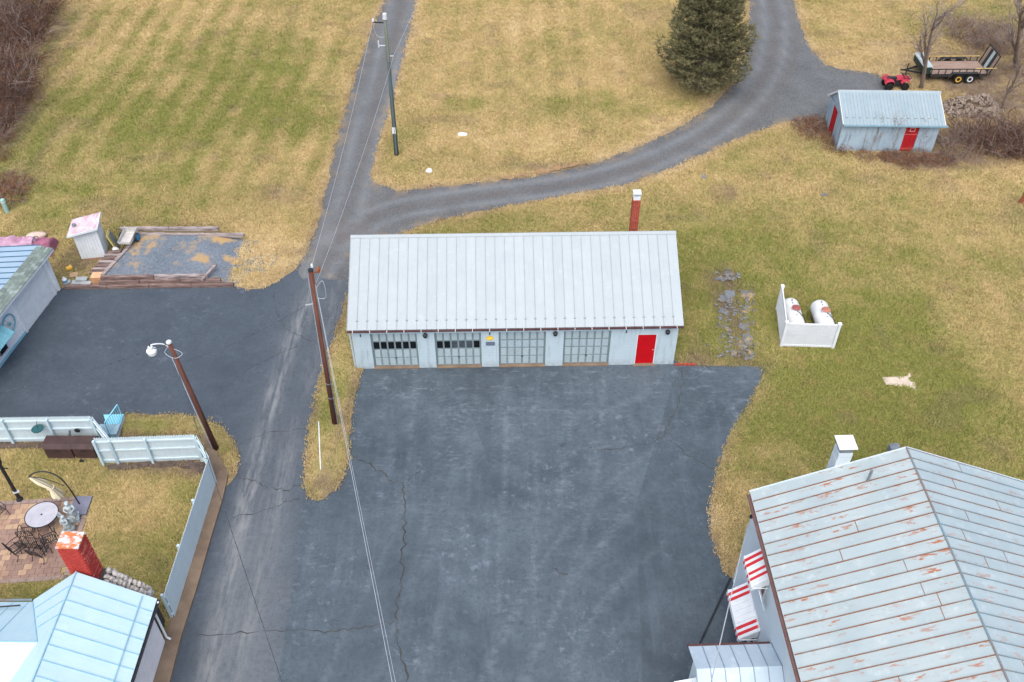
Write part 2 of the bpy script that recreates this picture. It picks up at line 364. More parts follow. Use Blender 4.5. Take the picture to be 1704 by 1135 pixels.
# ------------------------------------------------------------------ ground sheets
def grid_axis(lo, hi, step, far):
    a = np.arange(lo, hi + step / 2, step); return np.concatenate([[-far + (lo + hi) / 2, lo - 30], a, [hi + 30, far + (lo + hi) / 2]])
gx, gy = grid_axis(-46, 46, .24, 450), grid_axis(12, 84, .24, 450)
X, Y = np.meshgrid(gx, gy); xs, ys = X.ravel(), Y.ravel()
dry, bare = dryness(xs, ys)
nx, ny = len(gx), len(gy); idx = np.arange(nx * ny).reshape(ny, nx)
quads = np.stack([idx[:-1, :-1], idx[:-1, 1:], idx[1:, 1:], idx[1:, :-1]], -1).reshape(-1, 4)
edge = np.full(len(xs), 1e9)
for q in PAVED: edge = np.minimum(edge, np.where(inside(xs, ys, q), 0, poly_dist(xs, ys, q)))
rise = np.clip((edge - .3) / 1.5, 0, 1) * (vnoise(xs, ys, 2.2, 51) - .3) * .10
rise = np.where((np.abs(xs) > 45) | (ys > 83), 0, rise)
me = bpy.data.meshes.new('ground'); me.from_pydata(np.column_stack([xs, ys, rise]).tolist(), [], quads.tolist())
for nm, a in (('dry', dry), ('bare', bare)): me.attributes.new(nm, 'FLOAT', 'POINT').data.foreach_set('value', a.astype(np.float32))
me.materials.append(M_TURF); me.polygons.foreach_set('use_smooth', [True] * len(me.polygons))
go = bpy.data.objects.new('ground', me); col.objects.link(go); go['kind'] = 'structure'

def fine_sheet(name, pts, z, m, amp, seed, attrs, zf=None, step=.3, cell=.35):
    """a sheet cut from a grid so that it can carry wear attributes"""
    P = jitter_poly(pts, step, amp, seed); bm = bmesh.new()
    tris = geometry.tessellate_polygon([P]); vs = [bm.verts.new((p.x, p.y, z)) for p in P]
    for t in tris:
        try: bm.faces.new([vs[i] for i in t])
        except ValueError: pass
    x0, x1 = min(p.x for p in P), max(p.x for p in P); y0, y1 = min(p.y for p in P), min(90, max(p.y for p in P))
    for ax, lo, hi in ((0, x0, x1), (1, y0, y1)):
        k = lo + cell
        while k < hi:
            co = (k, 0, z) if ax == 0 else (0, k, z); no = (1, 0, 0) if ax == 0 else (0, 1, 0)
            bmesh.ops.bisect_plane(bm, geom=bm.verts[:] + bm.edges[:] + bm.faces[:], plane_co=co, plane_no=no); k += cell
    me = bpy.data.meshes.new(name); bm.to_mesh(me); bm.free()
    c = np.empty(len(me.vertices) * 3); me.vertices.foreach_get('co', c); c = c.reshape(-1, 3)
    if zf is not None:
        c[:, 2] = zf(c[:, 0], c[:, 1]); me.vertices.foreach_set('co', c.ravel())
    for nm, fn in attrs.items(): me.attributes.new(nm, 'FLOAT', 'POINT').data.foreach_set('value', fn(c[:, 0], c[:, 1]).astype(np.float32))
    me.materials.append(m); o = bpy.data.objects.new(name, me); col.objects.link(o); o['kind'] = 'structure'
    bm = bmesh.new(); bm.from_mesh(me)
    for f in bm.faces:
        if f.normal.z < 0: f.normal_flip()
    bm.to_mesh(me); bm.free(); return o
LANE_MID = XY(smooth_line(GL([(668, -20), (664, 30), (640, 120), (610, 230), (590, 310), (560, 400), (530, 450)])))
CURVE_MID = XY(smooth_line(GL([(570, 400), (640, 355), (760, 332), (900, 314), (1000, 296), (1090, 266), (1180, 222), (1240, 170), (1280, 110), (1290, 50), (1284, 0), (1282, -50)])))
def line_d(x, y, L):
    d = np.full(len(x), 1e9)
    for (ax, ay), (bx, by) in zip(L[:-1], L[1:]):
        ex, ey = bx - ax, by - ay; t = np.clip(((x - ax) * ex + (y - ay) * ey) / (ex * ex + ey * ey + 1e-9), 0, 1); d = np.minimum(d, np.hypot(x - ax - t * ex, y - ay - t * ey))
    return d
def track(x, y):
    k = np.zeros_like(x)
    for L in (LANE_MID, CURVE_MID): d = line_d(x, y, L); k = np.maximum(k, np.exp(-((d - .8) / .28) ** 2))
    return k * (.5 + .7 * vnoise(x, y, 1.2, 61))
def rut(x, y):
    k = np.zeros_like(x)
    for L in (LANE_MID, CURVE_MID): d = line_d(x, y, L); k = np.maximum(k, np.maximum(np.exp(-(d / .3) ** 2), .7 * np.exp(-((d - 1.5) / .3) ** 2)))
    return k * (.3 + .9 * vnoise(x, y, .9, 62))
def gstraw(x, y): return .35 * np.exp(-(poly_dist(x, y, XY(GRAVEL)) / .5) ** 2)
fine_sheet('gravel_road', GRAVEL, .019, M_GRAVEL, .07, 5, {'track': track, 'rut': rut, 'straw': gstraw}, cell=.5)
LANE_W = [XY(smooth_line(GL(q))) for q in ([(530, 440), (505, 520), (478, 590), (448, 690), (425, 770), (395, 900), (370, 1010), (345, 1135)], [(572, 440), (560, 500), (535, 590), (512, 650)], [(490, 700), (470, 800), (440, 920), (410, 1040), (380, 1160)])]
def lane_track(x, y):
    k = np.zeros_like(x)
    for i, L in enumerate(LANE_W): k = np.maximum(k, np.exp(-(line_d(x, y, L) / (.38, .5, .45)[i]) ** 2) * (.85, .45, .4)[i])
    return k * (.4 + .9 * vnoise(x, y, 2, 71))
def lane_pale(x, y):
    c = XY(GL([(560, 420), (510, 560), (470, 680), (440, 800), (415, 920), (380, 1135), (350, 1290)]))
    d = line_d(x, y, c); k = np.exp(-(d / 2.1) ** 4) * (.25 + .45 / (1 + np.exp((y - 24.6) / .25)))
    e = line_d(x, y, XY(GL([(392, 800), (362, 890), (337, 985), (303, 1135), (270, 1290)]))); return k * (.6 + .6 * vnoise(x, y, 1.5, 72)) * (1 - .8 * np.exp(-(e / .5) ** 2))
fine_sheet('driveway', DRIVE, .010, M_DRIVE, .03, 3, {'track': lane_track, 'pale': lane_pale}, cell=.35)
def lot_scuff(x, y):
    k = np.zeros_like(x)
    for i, q in enumerate([[(640, 625), (636, 700), (622, 800), (585, 900), (530, 1010), (490, 1135)], [(690, 625), (686, 705), (676, 810), (640, 920), (580, 1040), (540, 1135)], [(735, 625), (730, 720), (716, 840), (680, 980), (620, 1135)], [(792, 625), (788, 720), (774, 850), (745, 990), (700, 1135)],
                           [(842, 625), (842, 740), (836, 880), (820, 1135)], [(896, 625), (894, 740), (890, 880), (884, 1135)], [(950, 625), (948, 720), (930, 840), (880, 980), (800, 1135)], [(1003, 625), (1000, 720), (984, 840), (940, 980), (870, 1135)],
                           [(1190, 650), (1110, 730), (1020, 800), (930, 900), (850, 1020), (800, 1135)], [(1235, 660), (1160, 740), (1070, 830), (980, 930), (900, 1060)], [(880, 850), (930, 812), (975, 775), (1020, 735)], [(1090, 640), (1030, 676), (960, 685), (880, 680), (800, 683), (720, 680)], [(1150, 690), (1090, 720), (1020, 742), (940, 748)], [(620, 820), (700, 850), (820, 860), (960, 840), (1080, 790)], [(1110, 900), (1040, 960), (980, 1040), (950, 1135)]]):
        L = XY(smooth_line(GL(q), 6)); k = np.maximum(k, np.exp(-(line_d(x, y, L) / .13) ** 2) * (.35 + .65 * vnoise(x, y, 1.6, 80 + i)) * (.5 + .5 * ((i * 37) % 10) / 10))
    pale = np.exp(-((y - 30.2) / 1.1) ** 2) * np.clip(vnoise(x, y, .7, 95) - .45, 0, 1) * 1.3
    return np.clip(k + pale, 0, 1)
fine_sheet('parking_lot', LOT, .014, M_LOT, .03, 4, {'scuff': lot_scuff}, cell=.2)
def isl_z(P):
    def f(x, y):
        d = poly_dist(x, y, XY(P)); return .02 + .07 * np.clip(d / .35, 0, 1) + .03 * vnoise(x, y, .5, 5)
    return f
for nm, P, sd in (('grass_island', ISLAND, 8), ('grass_verge', CORNER, 9)):
    fine_sheet(nm, P, .03, M_TURF, .04, sd, {'dry': lambda x, y: dryness(x, y)[0], 'bare': lambda x, y: dryness(x, y)[1]}, isl_z(P), .2, .22)
# raised gravel pad held by sleepers, running down to the lane on the right
PADZ = .42
def pad_z(x, y): return .03 + PADZ * np.clip((-15.6 - x) / 1.8, 0, 1) + .02 * vnoise(x, y, .4, 3)
PAD = [Vector((-22.4, 40.35, 0)), Vector((-21.5, 44.35, 0)), Vector((-16.5, 44.35, 0)), Vector((-14.4, 44.2, 0)), Vector((-13.2, 42.6, 0)), Vector((-13.6, 41.2, 0)), Vector((-15.1, 40.4, 0)), Vector((-16.4, 40.35, 0))]
def pad_straw(x, y): return np.clip(.75 + .75 * np.clip((x + 18) / 3, 0, 1) + .6 * blob(x, y, 215, 425, 1.2, .8), 0, 1.3)
fine_sheet('gravel_pad', PAD, .03, M_PAD, .05, 12, {'track': lambda x, y: 0 * x, 'rut': lambda x, y: 0 * x, 'straw': pad_straw}, pad_z, .3, .3)
for sd, (u_, v_, r_) in enumerate([(1203, 498, .5), (1215, 490, .4), (1243, 492, .5), (1246, 515, .42), (1205, 520, .4), (1240, 545, .42), (1244, 566, .4), (1212, 551, .25), (1224, 520, .25), (1217, 459, .45), (1200, 466, .3), (1218, 588, .42), (1250, 590, .3), (1232, 575, .25), (1170, 296, .35), (1373, 325, .3)]):
    c_ = G(u_, v_); r_ *= .8; rr = random.Random(sd); Q = [c_ + Vector((math.cos(a) * r_ * rr.uniform(.5, 1.15), math.sin(a) * r_ * rr.uniform(.6, 1.3), 0)) for a in [2 * math.pi * k / 9 for k in range(9)]]
    fine_sheet('gravel_patch', Q, .03, M_PAD, .11, sd + 40, {'track': lambda x, y: .9 * vnoise(x, y, .5, 9), 'rut': lambda x, y: vnoise(x, y, .5, 8), 'straw': lambda x, y: 1.0 + 0 * x}, lambda x, y: .05 + .06 * vnoise(x, y, .4, 6), .15, .2)
M_LOOSE = plain('loose_grey_stone', lin(124, 125, 126), lin(92, 88, 84), 4, .95, bump=.4)
gm_ = MB(); rr = random.Random(77)
for i_ in range(420):
    u_, v_ = (rr.gauss(1208, 9), rr.uniform(486, 596)) if rr.random() < .4 else (rr.gauss(1242, 8), rr.uniform(484, 602)) if rr.random() < .75 else (rr.gauss(1212, 10), rr.gauss(460, 5))
    p_ = G(u_, v_); r_ = rr.choice((.03, .04, .05, .08)); gm_.lump((p_.x, p_.y, .06 + r_ * .3), (r_ * rr.uniform(.8, 1.6), r_ * rr.uniform(.8, 1.4), r_ * .7), 0, .2, i_)
go_ = obj('loose_gravel', gm_, M_LOOSE, None, stuff=True); go_['label'] = 'loose grey stones scattered over the bare strip right of the garage'; go_['category'] = 'gravel'
M_MULCH = plain('dark_mulch', lin(92, 80, 74), lin(62, 54, 52), 5, .95, bump=.7, fine=14)
for sd, P_ in ((61, [(172, 776), (200, 773), (250, 771), (300, 769), (340, 770), (352, 800), (338, 792), (318, 781), (290, 778), (240, 781), (200, 784), (182, 784)]), (62, [(-40, 741), (40, 739), (100, 737), (155, 736), (150, 744), (90, 746), (30, 748), (-40, 749)])):
    fine_sheet('mulch_bed', GL(P_), .03, M_MULCH, .04, sd, {}, lambda x, y: .06 + .06 * vnoise(x, y, .3, 6), .15, .2)
M_SOIL = plain('orange_soil', lin(150, 122, 90), lin(126, 104, 80), 2.5, .95, bump=.6, fine=12)
fine_sheet('soil_bank', GL([(826, 299), (870, 294), (905, 289), (950, 280), (985, 271), (960, 274), (925, 280), (880, 289)]), .03, M_SOIL, .10, 35, {}, lambda x, y: .05 + .07 * vnoise(x, y, .6, 6), .2, .3)
# concrete strip along the fence
kb = MB(); P = [Vector((p.x, p.y, .0)) for p in KERB]
tr = geometry.tessellate_polygon([P]); n_ = len(P)
kb.add([(p.x, p.y, .13) for p in P] + [(p.x, p.y, -.05) for p in P], [tuple(t) for t in tr] + [(i, (i + 1) % n_, (i + 1) % n_ + n_, i + n_) for i in range(n_)])
obj('kerb_strip', kb, M_CONC)['kind'] = 'structure'

# cracks in the asphalt, real narrow sheets of filler and dirt
def crack(pts, w, seed):
    rr = random.Random(seed); L = smooth_line(GL(pts), 7); mb = MB(); vs = []
    for i, p in enumerate(L):
        d = (L[min(i + 1, len(L) - 1)] - L[max(i - 1, 0)]).normalized(); nrm = Vector((-d.y, d.x, 0))
        k = w * .75 * rr.uniform(.15, 1.4) * (1 if 0 < i < len(L) - 1 else .2); o = nrm * rr.gauss(0, .05)
        vs += [p + o + nrm * k / 2 + Vector((0, 0, .021)), p + o - nrm * k / 2 + Vector((0, 0, .021))]
    mb.add(vs, [(2 * i, 2 * i + 1, 2 * i + 3, 2 * i + 2) for i in range(len(L) - 1)])
    obj('crack', mb, M_CRACK)['kind'] = 'structure'
for i, (pts, w_) in enumerate([([(583, 757), (610, 770), (640, 790), (655, 803), (672, 806), (674, 850), (672, 900), (670, 950), (662, 1000), (658, 1040), (665, 1080), (680, 1140)], .085), ([(672, 804), (700, 785), (730, 765), (750, 748)], .05),
                               ([(318, 1057), (400, 1053), (480, 1050), (560, 1050), (600, 1044), (655, 1037)], .05), ([(1135, 612), (1133, 650), (1120, 690), (1108, 715), (1100, 728), (1060, 742), (1000, 748), (980, 745)], .05), ([(1105, 728), (1130, 745), (1160, 768), (1196, 782)], .045),
                               ([(385, 860), (440, 850), (470, 840), (500, 828)], .04), ([(397, 795), (425, 800), (450, 812), (480, 815), (504, 805)], .06), ([(455, 485), (460, 520), (475, 545), (500, 560), (535, 575)], .04), ([(360, 660), (400, 625), (450, 595), (500, 575)], .035), ([(395, 740), (440, 722), (500, 715), (508, 712)], .035), ([(920, 946), (945, 960)], .06)]):
    crack(pts, w_, i)
# ------------------------------------------------------------------ building materials
def block_wall(name, c, c2, stain=.3):
    n = NT(name); p = n.obj()
    br = n.new('ShaderNodeTexBrick'); m = n.new('ShaderNodeMapping'); m.inputs['Rotation'].default_value = (R(90), 0, 0); n.link(p, m.inputs[0])
    k = n.ramp(n.noise(p, 1.1, 4, .6), .35, .7)
    colr = n.mix(k, c, c2)
    dr = n.noise(n.mapped(p, (3.2, 3.2, .35)), 1.6, 4, .65)
    colr = n.mix(n.ramp(dr, .52, .7, 0, stain), colr, lin(96, 104, 106))
    gz = n.ramp(n.sep(p)[2], .02, .5, 1, 0); colr = n.mix(n.math('MULTIPLY', gz, n.ramp(n.noise(p, 5, 4, .7), .4, .62, .05, .5)), colr, lin(120, 116, 106))
    n.link(m.outputs[0], br.inputs['Vector']); br.inputs['Scale'].default_value = 1.0; br.inputs['Brick Width'].default_value = .4; br.inputs['Row Height'].default_value = .2; br.inputs['Mortar Size'].default_value = .012
    br.inputs['Color1'].default_value = (1, 1, 1, 1); br.inputs['Color2'].default_value = (.93, .93, .93, 1); br.inputs['Mortar'].default_value = (.45, .45, .45, 1)
    h = n.math('ADD', br.outputs['Color'], n.math('MULTIPLY', n.noise(p, 30, 2), .35)); n.bump(h, .14, .01)
    return n.done(n.mix(.10, colr, br.outputs['Color'], 'MULTIPLY'), .8)
def roof_metal(name, c, c2, rust=0.0, chalk=None, width=.5, met=0.0, rough=.5):
    """painted sheet: chalky fading in patches, oil-canning, rust creeping from the seams"""
    n = NT(name); p = n.pos(); o = n.obj(); s = n.sep(o)
    rp = n.new('ShaderNodeVectorMath', operation='ADD'); n.link(p, rp.inputs[0])
    k = n.ramp(n.noise(p, .9, 5, .65), .35, .68)
    colr = n.mix(k, c, c2)
    colr = n.mix(n.math('MULTIPLY', n.rand(), .14), colr, tuple(x * .55 for x in c[:3]) + (1,))
    if chalk: colr = n.mix(n.ramp(n.noise(p, 2.2, 5, .7), .56, .72, 0, .6), colr, chalk)
    dirt = n.noise(n.mapped(o, (9, .5, 1)), 1.0, 3, .7)
    colr = n.mix(n.ramp(dirt, .5, .8, 0, .22), colr, tuple(x * .6 for x in c2[:3]) + (1,))
    if rust:
        e = n.math('ABSOLUTE', n.math('SUBTRACT', s[0], width / 2)); near = n.ramp(e, width * .30, width * .5)
        off = n.new('ShaderNodeCombineXYZ'); rd_ = n.rand(); n.link(n.math('MULTIPLY', rd_, 37.0), off.inputs[0]); n.link(n.math('MULTIPLY', rd_, 91.0), off.inputs[1])
        n.link(off.outputs[0], rp.inputs[1]); n.link(o, rp.inputs[0]); r1 = n.noise(n.mapped(rp.outputs[0], (5.5, 1.5, 1)), 1.0, 5, .72); r2 = n.noise(p, .35, 2)
        m = n.math('MULTIPLY', n.ramp(n.math('ADD', r1, n.math('MULTIPLY', near, .28)), .82, .88), n.ramp(r2, .44, .56))
        m2 = n.ramp(n.noise(p, 7, 3, .6), .77, .8)
        m = n.math('MAXIMUM', m, n.math('MULTIPLY', m2, n.ramp(r2, .5, .6)))
        colr = n.mix(n.math('MULTIPLY', m, rust), colr, n.mix(n.noise(p, 20, 2), lin(136, 78, 48), lin(168, 112, 80)))
    n.bump(n.noise(n.mapped(o, (3, .6, 1)), 1.4, 2), .25, .03)
    return n.done(colr, rough, met)
M_GROOF = roof_metal('silver_roof_paint', lin(158, 167, 171), lin(152, 162, 167), width=.475, chalk=lin(165, 173, 177))
M_GSEAM = plain('roof_seam', lin(148, 158, 164), rough=.6)
M_GWALL = block_wall('pale_blue_block', lin(178, 194, 202), lin(168, 188, 196))
M_DOORF = plain('door_frame_paint', lin(128, 144, 148), lin(112, 128, 132), 4, .7)
M_DOORP = plain('door_panel_paint', lin(170, 186, 192), lin(158, 176, 182), 5, .7, var=.25)
M_DARKGLASS = plain('dark_glass', lin(22, 26, 30), lin(12, 14, 18), 6, .12, bump=0)
M_GREYGLASS = plain('grey_glass', lin(74, 84, 92), lin(56, 64, 72), 6, .2, bump=0)
M_FILMED = plain('covered_glass', lin(168, 186, 192), lin(150, 168, 176), 9, .3)
M_RED = plain('red_door_paint', lin(190, 6, 20), lin(172, 4, 18), 2.5, .4, bump=.05)
M_MAROON = plain('maroon_trim', lin(88, 58, 58), lin(66, 44, 44), 5, .7)
M_WHITE = plain('white_paint', lin(216, 222, 224), lin(204, 210, 214), 3, .55)
M_DKMET = plain('dark_metal', lin(46, 50, 54), lin(30, 32, 36), 6, .5)
M_STEEL = plain('grey_steel', lin(150, 156, 160), lin(120, 126, 130), 5, .45, .6)
M_BRICK = plain('red_brick', lin(176, 86, 68), lin(150, 68, 54), 8, .9, bump=.4, var=.5)
M_MORTAR = plain('pale_mortar', lin(196, 170, 154), lin(170, 146, 132), 8, .95)
M_YELLOW = plain('yellow_sign_paint', lin(236, 190, 40), lin(220, 168, 30), 9, .5)
M_SIGNGREY = plain('grey_sign_paint', lin(104, 116, 134), lin(90, 102, 120), 14, .5)
M_BRASS = plain('door_hardware', lin(196, 190, 176), rough=.3, metal=.8)

def slope(parent, start, along, up, n, wid, mats, length, rib=.035, name='roof_panel', flip=False, jit=.0):
    """standing-seam roof: n panels of width wid, each its own object sharing one mesh with a seam rib on its edge"""
    a = Vector(along).normalized(); u = Vector(up).normalized(); nr = a.cross(u).normalized()
    mb = MB(); g = .004
    mb.box(g, wid - g, 0, length, -.02, 0); mb.box(-.011, .011, .0, length - .002, -.018, rib * .8, 1)
    me = mb.mesh(name, mats); rr = random.Random(int(length * 1000))
    for i in range(n):
        s = Vector(start) + a * wid * i
        m = Matrix(((a.x, u.x, nr.x, s.x), (a.y, u.y, nr.y, s.y), (a.z, u.z, nr.z, s.z + rr.uniform(0, jit)), (0, 0, 0, 1)))
        obj(name, me, None, parent, mat4=m)

def bricks(parent, x0, x1, y0, y1, z0, z1, h, L, mat, cap=300, gap=.012):
    """a solid of brick courses: up to cap bricks singly, bond alternating"""
    core = MB().box(x0 + .012, x1 - .012, y0 + .012, y1 - .012, z0, z1 - .01); obj('brick_core', core, M_MORTAR, parent)
    k = 0; z = z0; row = 0; cache = {}
    rest = MB()
    while z + h <= z1 + .001:
        for side in range(4):
            lo, hi = (x0, x1) if side % 2 == 0 else (y0, y1)
            p = lo - (L / 2 if row % 2 else 0)
            while p < hi - .02:
                a, b = max(p, lo), min(p + L - gap, hi); p += L
                if b - a < .04: continue
                if side == 0: bb = (a, b, y0 - .004, y0 + .05)
                elif side == 2: bb = (a, b, y1 - .05, y1 + .004)
                elif side == 1: bb = (x1 - .05, x1 + .004, a + .06, b - .0)
                else: bb = (x0 - .004, x0 + .05, a + .06, b - .0)
                if bb[1] - bb[0] < .03 or bb[3] - bb[2] < .03: continue
                if k < cap:
                    dx, dy = (bb[1] - bb[0]) / 2, (bb[3] - bb[2]) / 2; key = (round(dx, 3), round(dy, 3))
                    if key not in cache: cache[key] = MB().box(-dx, dx, -dy, dy, 0, h - gap).mesh('brick', mat)
                    obj('brick', cache[key], None, parent, ((bb[0] + bb[1]) / 2 + random.uniform(-.003, .003), (bb[2] + bb[3]) / 2 + random.uniform(-.003, .003), z)); k += 1
                else: rest.box(*bb, z, z + h - gap)
        z += h; row += 1
    if rest.v: obj('brick', rest, mat, parent, stuff=True)

# ------------------------------------------------------------------ the garage
GA = thing('garage', 'long pale blue block garage with four panelled doors and a silver metal roof', 'garage', (-7.737, 33.803, 0), R(1.23))
W, D = 15.82, 7.1
opens = [(.88, 3.13, 2.36), (3.98, 6.24, 2.36), (7.09, 9.39, 2.36), (10.26, 12.56, 2.36), (13.84, 14.84, 2.08)]
wm = MB(); T = .2; ZT = 2.66; x = 0.0
for a, b, h in opens:
    wm.box(x, a, 0, T, 0, ZT); wm.box(a, b, 0, T, h, ZT); x = b
wm.box(x, W, 0, T, 0, ZT); wm.box(0, T, T, D, 0, ZT); wm.box(W - T, W, T, D, 0, ZT); wm.box(T, W - T, D - T, D, 0, ZT)
RZ = 4.98; RY_ = 4.36; pit = (RZ - 2.73) / (RY_ + .12)
for xa in (0, W - T): wm.prism([(xa, 0, ZT + .002), (xa, D, ZT + .002), (xa, RY_, RZ - .12)], (T, 0, 0))
obj('wall', wm, M_GWALL, GA)
for i, (a, b, h) in enumerate(opens[:4]):
    fr = MB(); y0 = .13; cw = (b - a - .1) / 6; rh = (h - .1 - .06) / 4
    fr.box(a + .002, a + .07, y0 - .03, y0 + .05, .07, h - .002); fr.box(b - .07, b - .002, y0 - .03, y0 + .05, .07, h - .002); fr.box(a + .072, b - .072, y0, y0 + .05, .07, h - .002)
    dr = obj('garage_door', fr, M_DOORF, GA, label='panelled garage door with a row of dark panes' if i < 2 else 'panelled garage door with a row of pale covered panes')
    pm = MB(); pm.box(-cw / 2 + .045, cw / 2 - .045, -.022, 0, .05, rh - .03); pme = pm.mesh('door_panel', M_DOORP)
    gm = {k: MB().box(-cw / 2 + .04, cw / 2 - .04, -.006, 0, .06, rh - .04).mesh('pane', m) for k, m in (('d', M_DARKGLASS), ('g', M_GREYGLASS), ('f', M_FILMED))}
    for r in range(4):
        for c in range(6):
            lx = a + .05 + cw * (c + .5); lz = .09 + rh * r
            if r == 2:
                k = 'f' if i > 1 else ('g' if (i == 1 and c in (2, 3, 4)) else 'd')
                obj('pane', gm[k], None, dr, (lx, y0 - .002, lz))
            else: obj('door_panel', pme, None, dr, (lx, y0 - .002, lz))
    for zz in (.09, .09 + rh, .09 + 2 * rh, .09 + 3 * rh):                     # section joints
        pass
    obj('door_handle', MB().box((a + b) / 2 - .04, (a + b) / 2 + .04, y0 - .06, y0 - .024, .62, .66), M_DKMET, dr)
    s = MB(); s.box(a + .002, b - .002, -.06, T, -.02, .068); obj('sill', s, M_CONC, GA)
a, b, h = opens[4]
dm = MB(); dm.box(a + .05, b - .05, .05, .1, .06, h - .05); dr = obj('door', dm, M_RED, GA)
obj('door_frame', MB().box(a + .002, a + .05, .02, .12, .06, h - .002).box(b - .05, b - .002, .02, .12, .06, h - .002).box(a + .05, b - .05, .02, .12, h - .05, h - .002), M_WHITE, dr)
obj('door_knob', MB().lathe([(.012, 0), (.035, -.02), (.04, -.05), (.01, -.07)], (b - .13, .05, 1.02), 8, 'y'), M_BRASS, dr)
obj('sill', MB().box(a - .05, b + .05, -.12, T - .02, -.02, .055), M_CONC, GA)
rf = obj('roof', MB().prism([(-.1, -.1, 2.70), (-.1, RY_, RZ - .045), (-.1, 7.2, 2.70), (-.1, 7.15, 2.64), (-.1, RY_, RZ - .13), (-.1, -.06, 2.64)], (W + .22, 0, 0)), M_WHITE, GA)
SL = math.hypot(RY_ + .12, RZ - 2.73); n_p = 34; pw = (W + .36) / n_p
slope(rf, (-.17, -.12, 2.73), (1, 0, 0), (0, RY_ + .12, RZ - 2.73), n_p, pw, [M_GROOF, M_GSEAM], SL, jit=.006)
slope(rf, (W + .19, 7.22, 2.73), (-1, 0, 0), (0, RY_ - 7.22, RZ - 2.73), n_p, pw, [M_GROOF, M_GSEAM], math.hypot(7.22 - RY_, RZ - 2.73), jit=.006)
obj('ridge_cap', MB().prism([(-.18, RY_ - .14, RZ - .035), (-.18, RY_, RZ + .05), (-.18, RY_ + .14, RZ - .035)], (W + .38, 0, 0)), M_GROOF, rf)
sg = MB().box(-.05, .05, -.02, .03, 0, .05).box(-.012, .012, -.05, .07, .0, .03).mesh('snow_guard', M_GSEAM)
for i in range(1, n_p):
    t = .46 / SL; obj('snow_guard', sg, None, rf, (-.17 + pw * i, -.12 + (RY_ + .12) * t, 2.73 + (RZ - 2.73) * t + .012), (math.atan2(RZ - 2.73, RY_ + .12), 0, 0))
gt = MB(); gt.box(-.17, W + .19, -.205, -.125, 2.63, 2.70); obj('gutter', gt, M_MAROON, GA)
gb = MB().box(-.014, .014, -.225, -.12, 2.595, 2.712).mesh('gutter_bracket', M_WHITE)
for i in range(20): obj('gutter_bracket', gb, None, GA, (.1 + i * .82, 0, 0))
obj('downspout', MB().tube([(-.1, -.16, 2.6), (-.1, .02, 2.4), (-.06, .06, .1)], .045), M_GWALL, GA)
def sconce(x, z):
    m = MB().lathe([(.09, 0), (.1, -.03), (.075, -.05)], (x, -.004, z), 10, 'y').lathe([(.05, -.05), (.10, -.02), (.12, .1), (.07, .16), (.02, .18)], (x, -.14, z), 10)
    l = obj('wall_lamp', m, M_DKMET, GA); obj('lamp_glass', MB().lathe([(.04, -.1), (.075, -.06), (.075, -.05)], (x, -.14, z), 8), M_GREYGLASS, l)
for x in (3.55, 9.83, 15.28): sconce(x, 2.28)
hk = MB().box(-.02, .02, -.05, 0, 0, .16).mesh('wall_hook', M_DKMET)
for x in (.42, 6.66, 13.28): obj('wall_hook', hk, None, GA, (x, -.003, 2.22))
sg_ = obj('oval_sign', MB().lathe([(.0, -.012), (.18, -.012), (.18, -.002), (.0, 0)], (0, 0, 0), 18, 'y'), M_YELLOW, GA, (6.66, -.004, 1.98), smooth=False)
sg_.scale = (1, 1, .8); obj('sign_band', MB().box(-.11, .11, -.018, -.013, -.05, .05), plain('sign_pale_yellow', lin(250, 222, 96), rough=.5, bump=0), sg_)
obj('plate_sign', MB().box(-.22, .22, -.02, 0, -.12, .12), M_SIGNGREY, GA, (6.68, -.004, 1.62))
ch = obj('chimney', MB().box(13.94, 14.30, 5.62, 5.98, 3.6, 3.92), M_MORTAR, GA, label='tall slim red brick chimney with a white metal cap')
bricks(ch, 13.93, 14.31, 5.61, 5.99, 3.92, 6.02, .075, .2, M_BRICK)
obj('chimney_collar', MB().box(13.95, 14.29, 5.63, 5.97, 6.0, 6.2), M_WHITE, ch)
obj('chimney_cap', MB().box(13.92, 14.32, 5.6, 6.0, 6.36, 6.4).box(13.97, 13.99, 5.65, 5.67, 6.2, 6.36).box(14.25, 14.27, 5.65, 5.67, 6.2, 6.36).box(13.97, 13.99, 5.93, 5.95, 6.2, 6.36).box(14.25, 14.27, 5.93, 5.95, 6.2, 6.36), M_WHITE, ch)
ed = thing('brick_edging', 'low red brick edging on the ground at the right corner of the garage', 'edging', (8.12, 34.05, 0))
em = MB().box(-.1, .1, -.05, .05, 0, .12).mesh('brick', M_BRICK)
for i in range(5): obj('brick', em, None, ed, (.12 + i * .215, 0.02 * random.random(), 0), (0, 0, random.uniform(-.06, .06)))
def top_for(p, v):
    lo, hi = 0, 30
    for _ in range(50):
        m = (lo + hi) / 2; dy, dz = p[1], m - CAM_H
        d = dy * math.cos(CAM_T) - dz * math.sin(CAM_T); yy = dy * math.sin(CAM_T) + dz * math.cos(CAM_T)
        if 567.5 - CAM_F * yy / d > v: lo = m
        else: hi = m
    return m

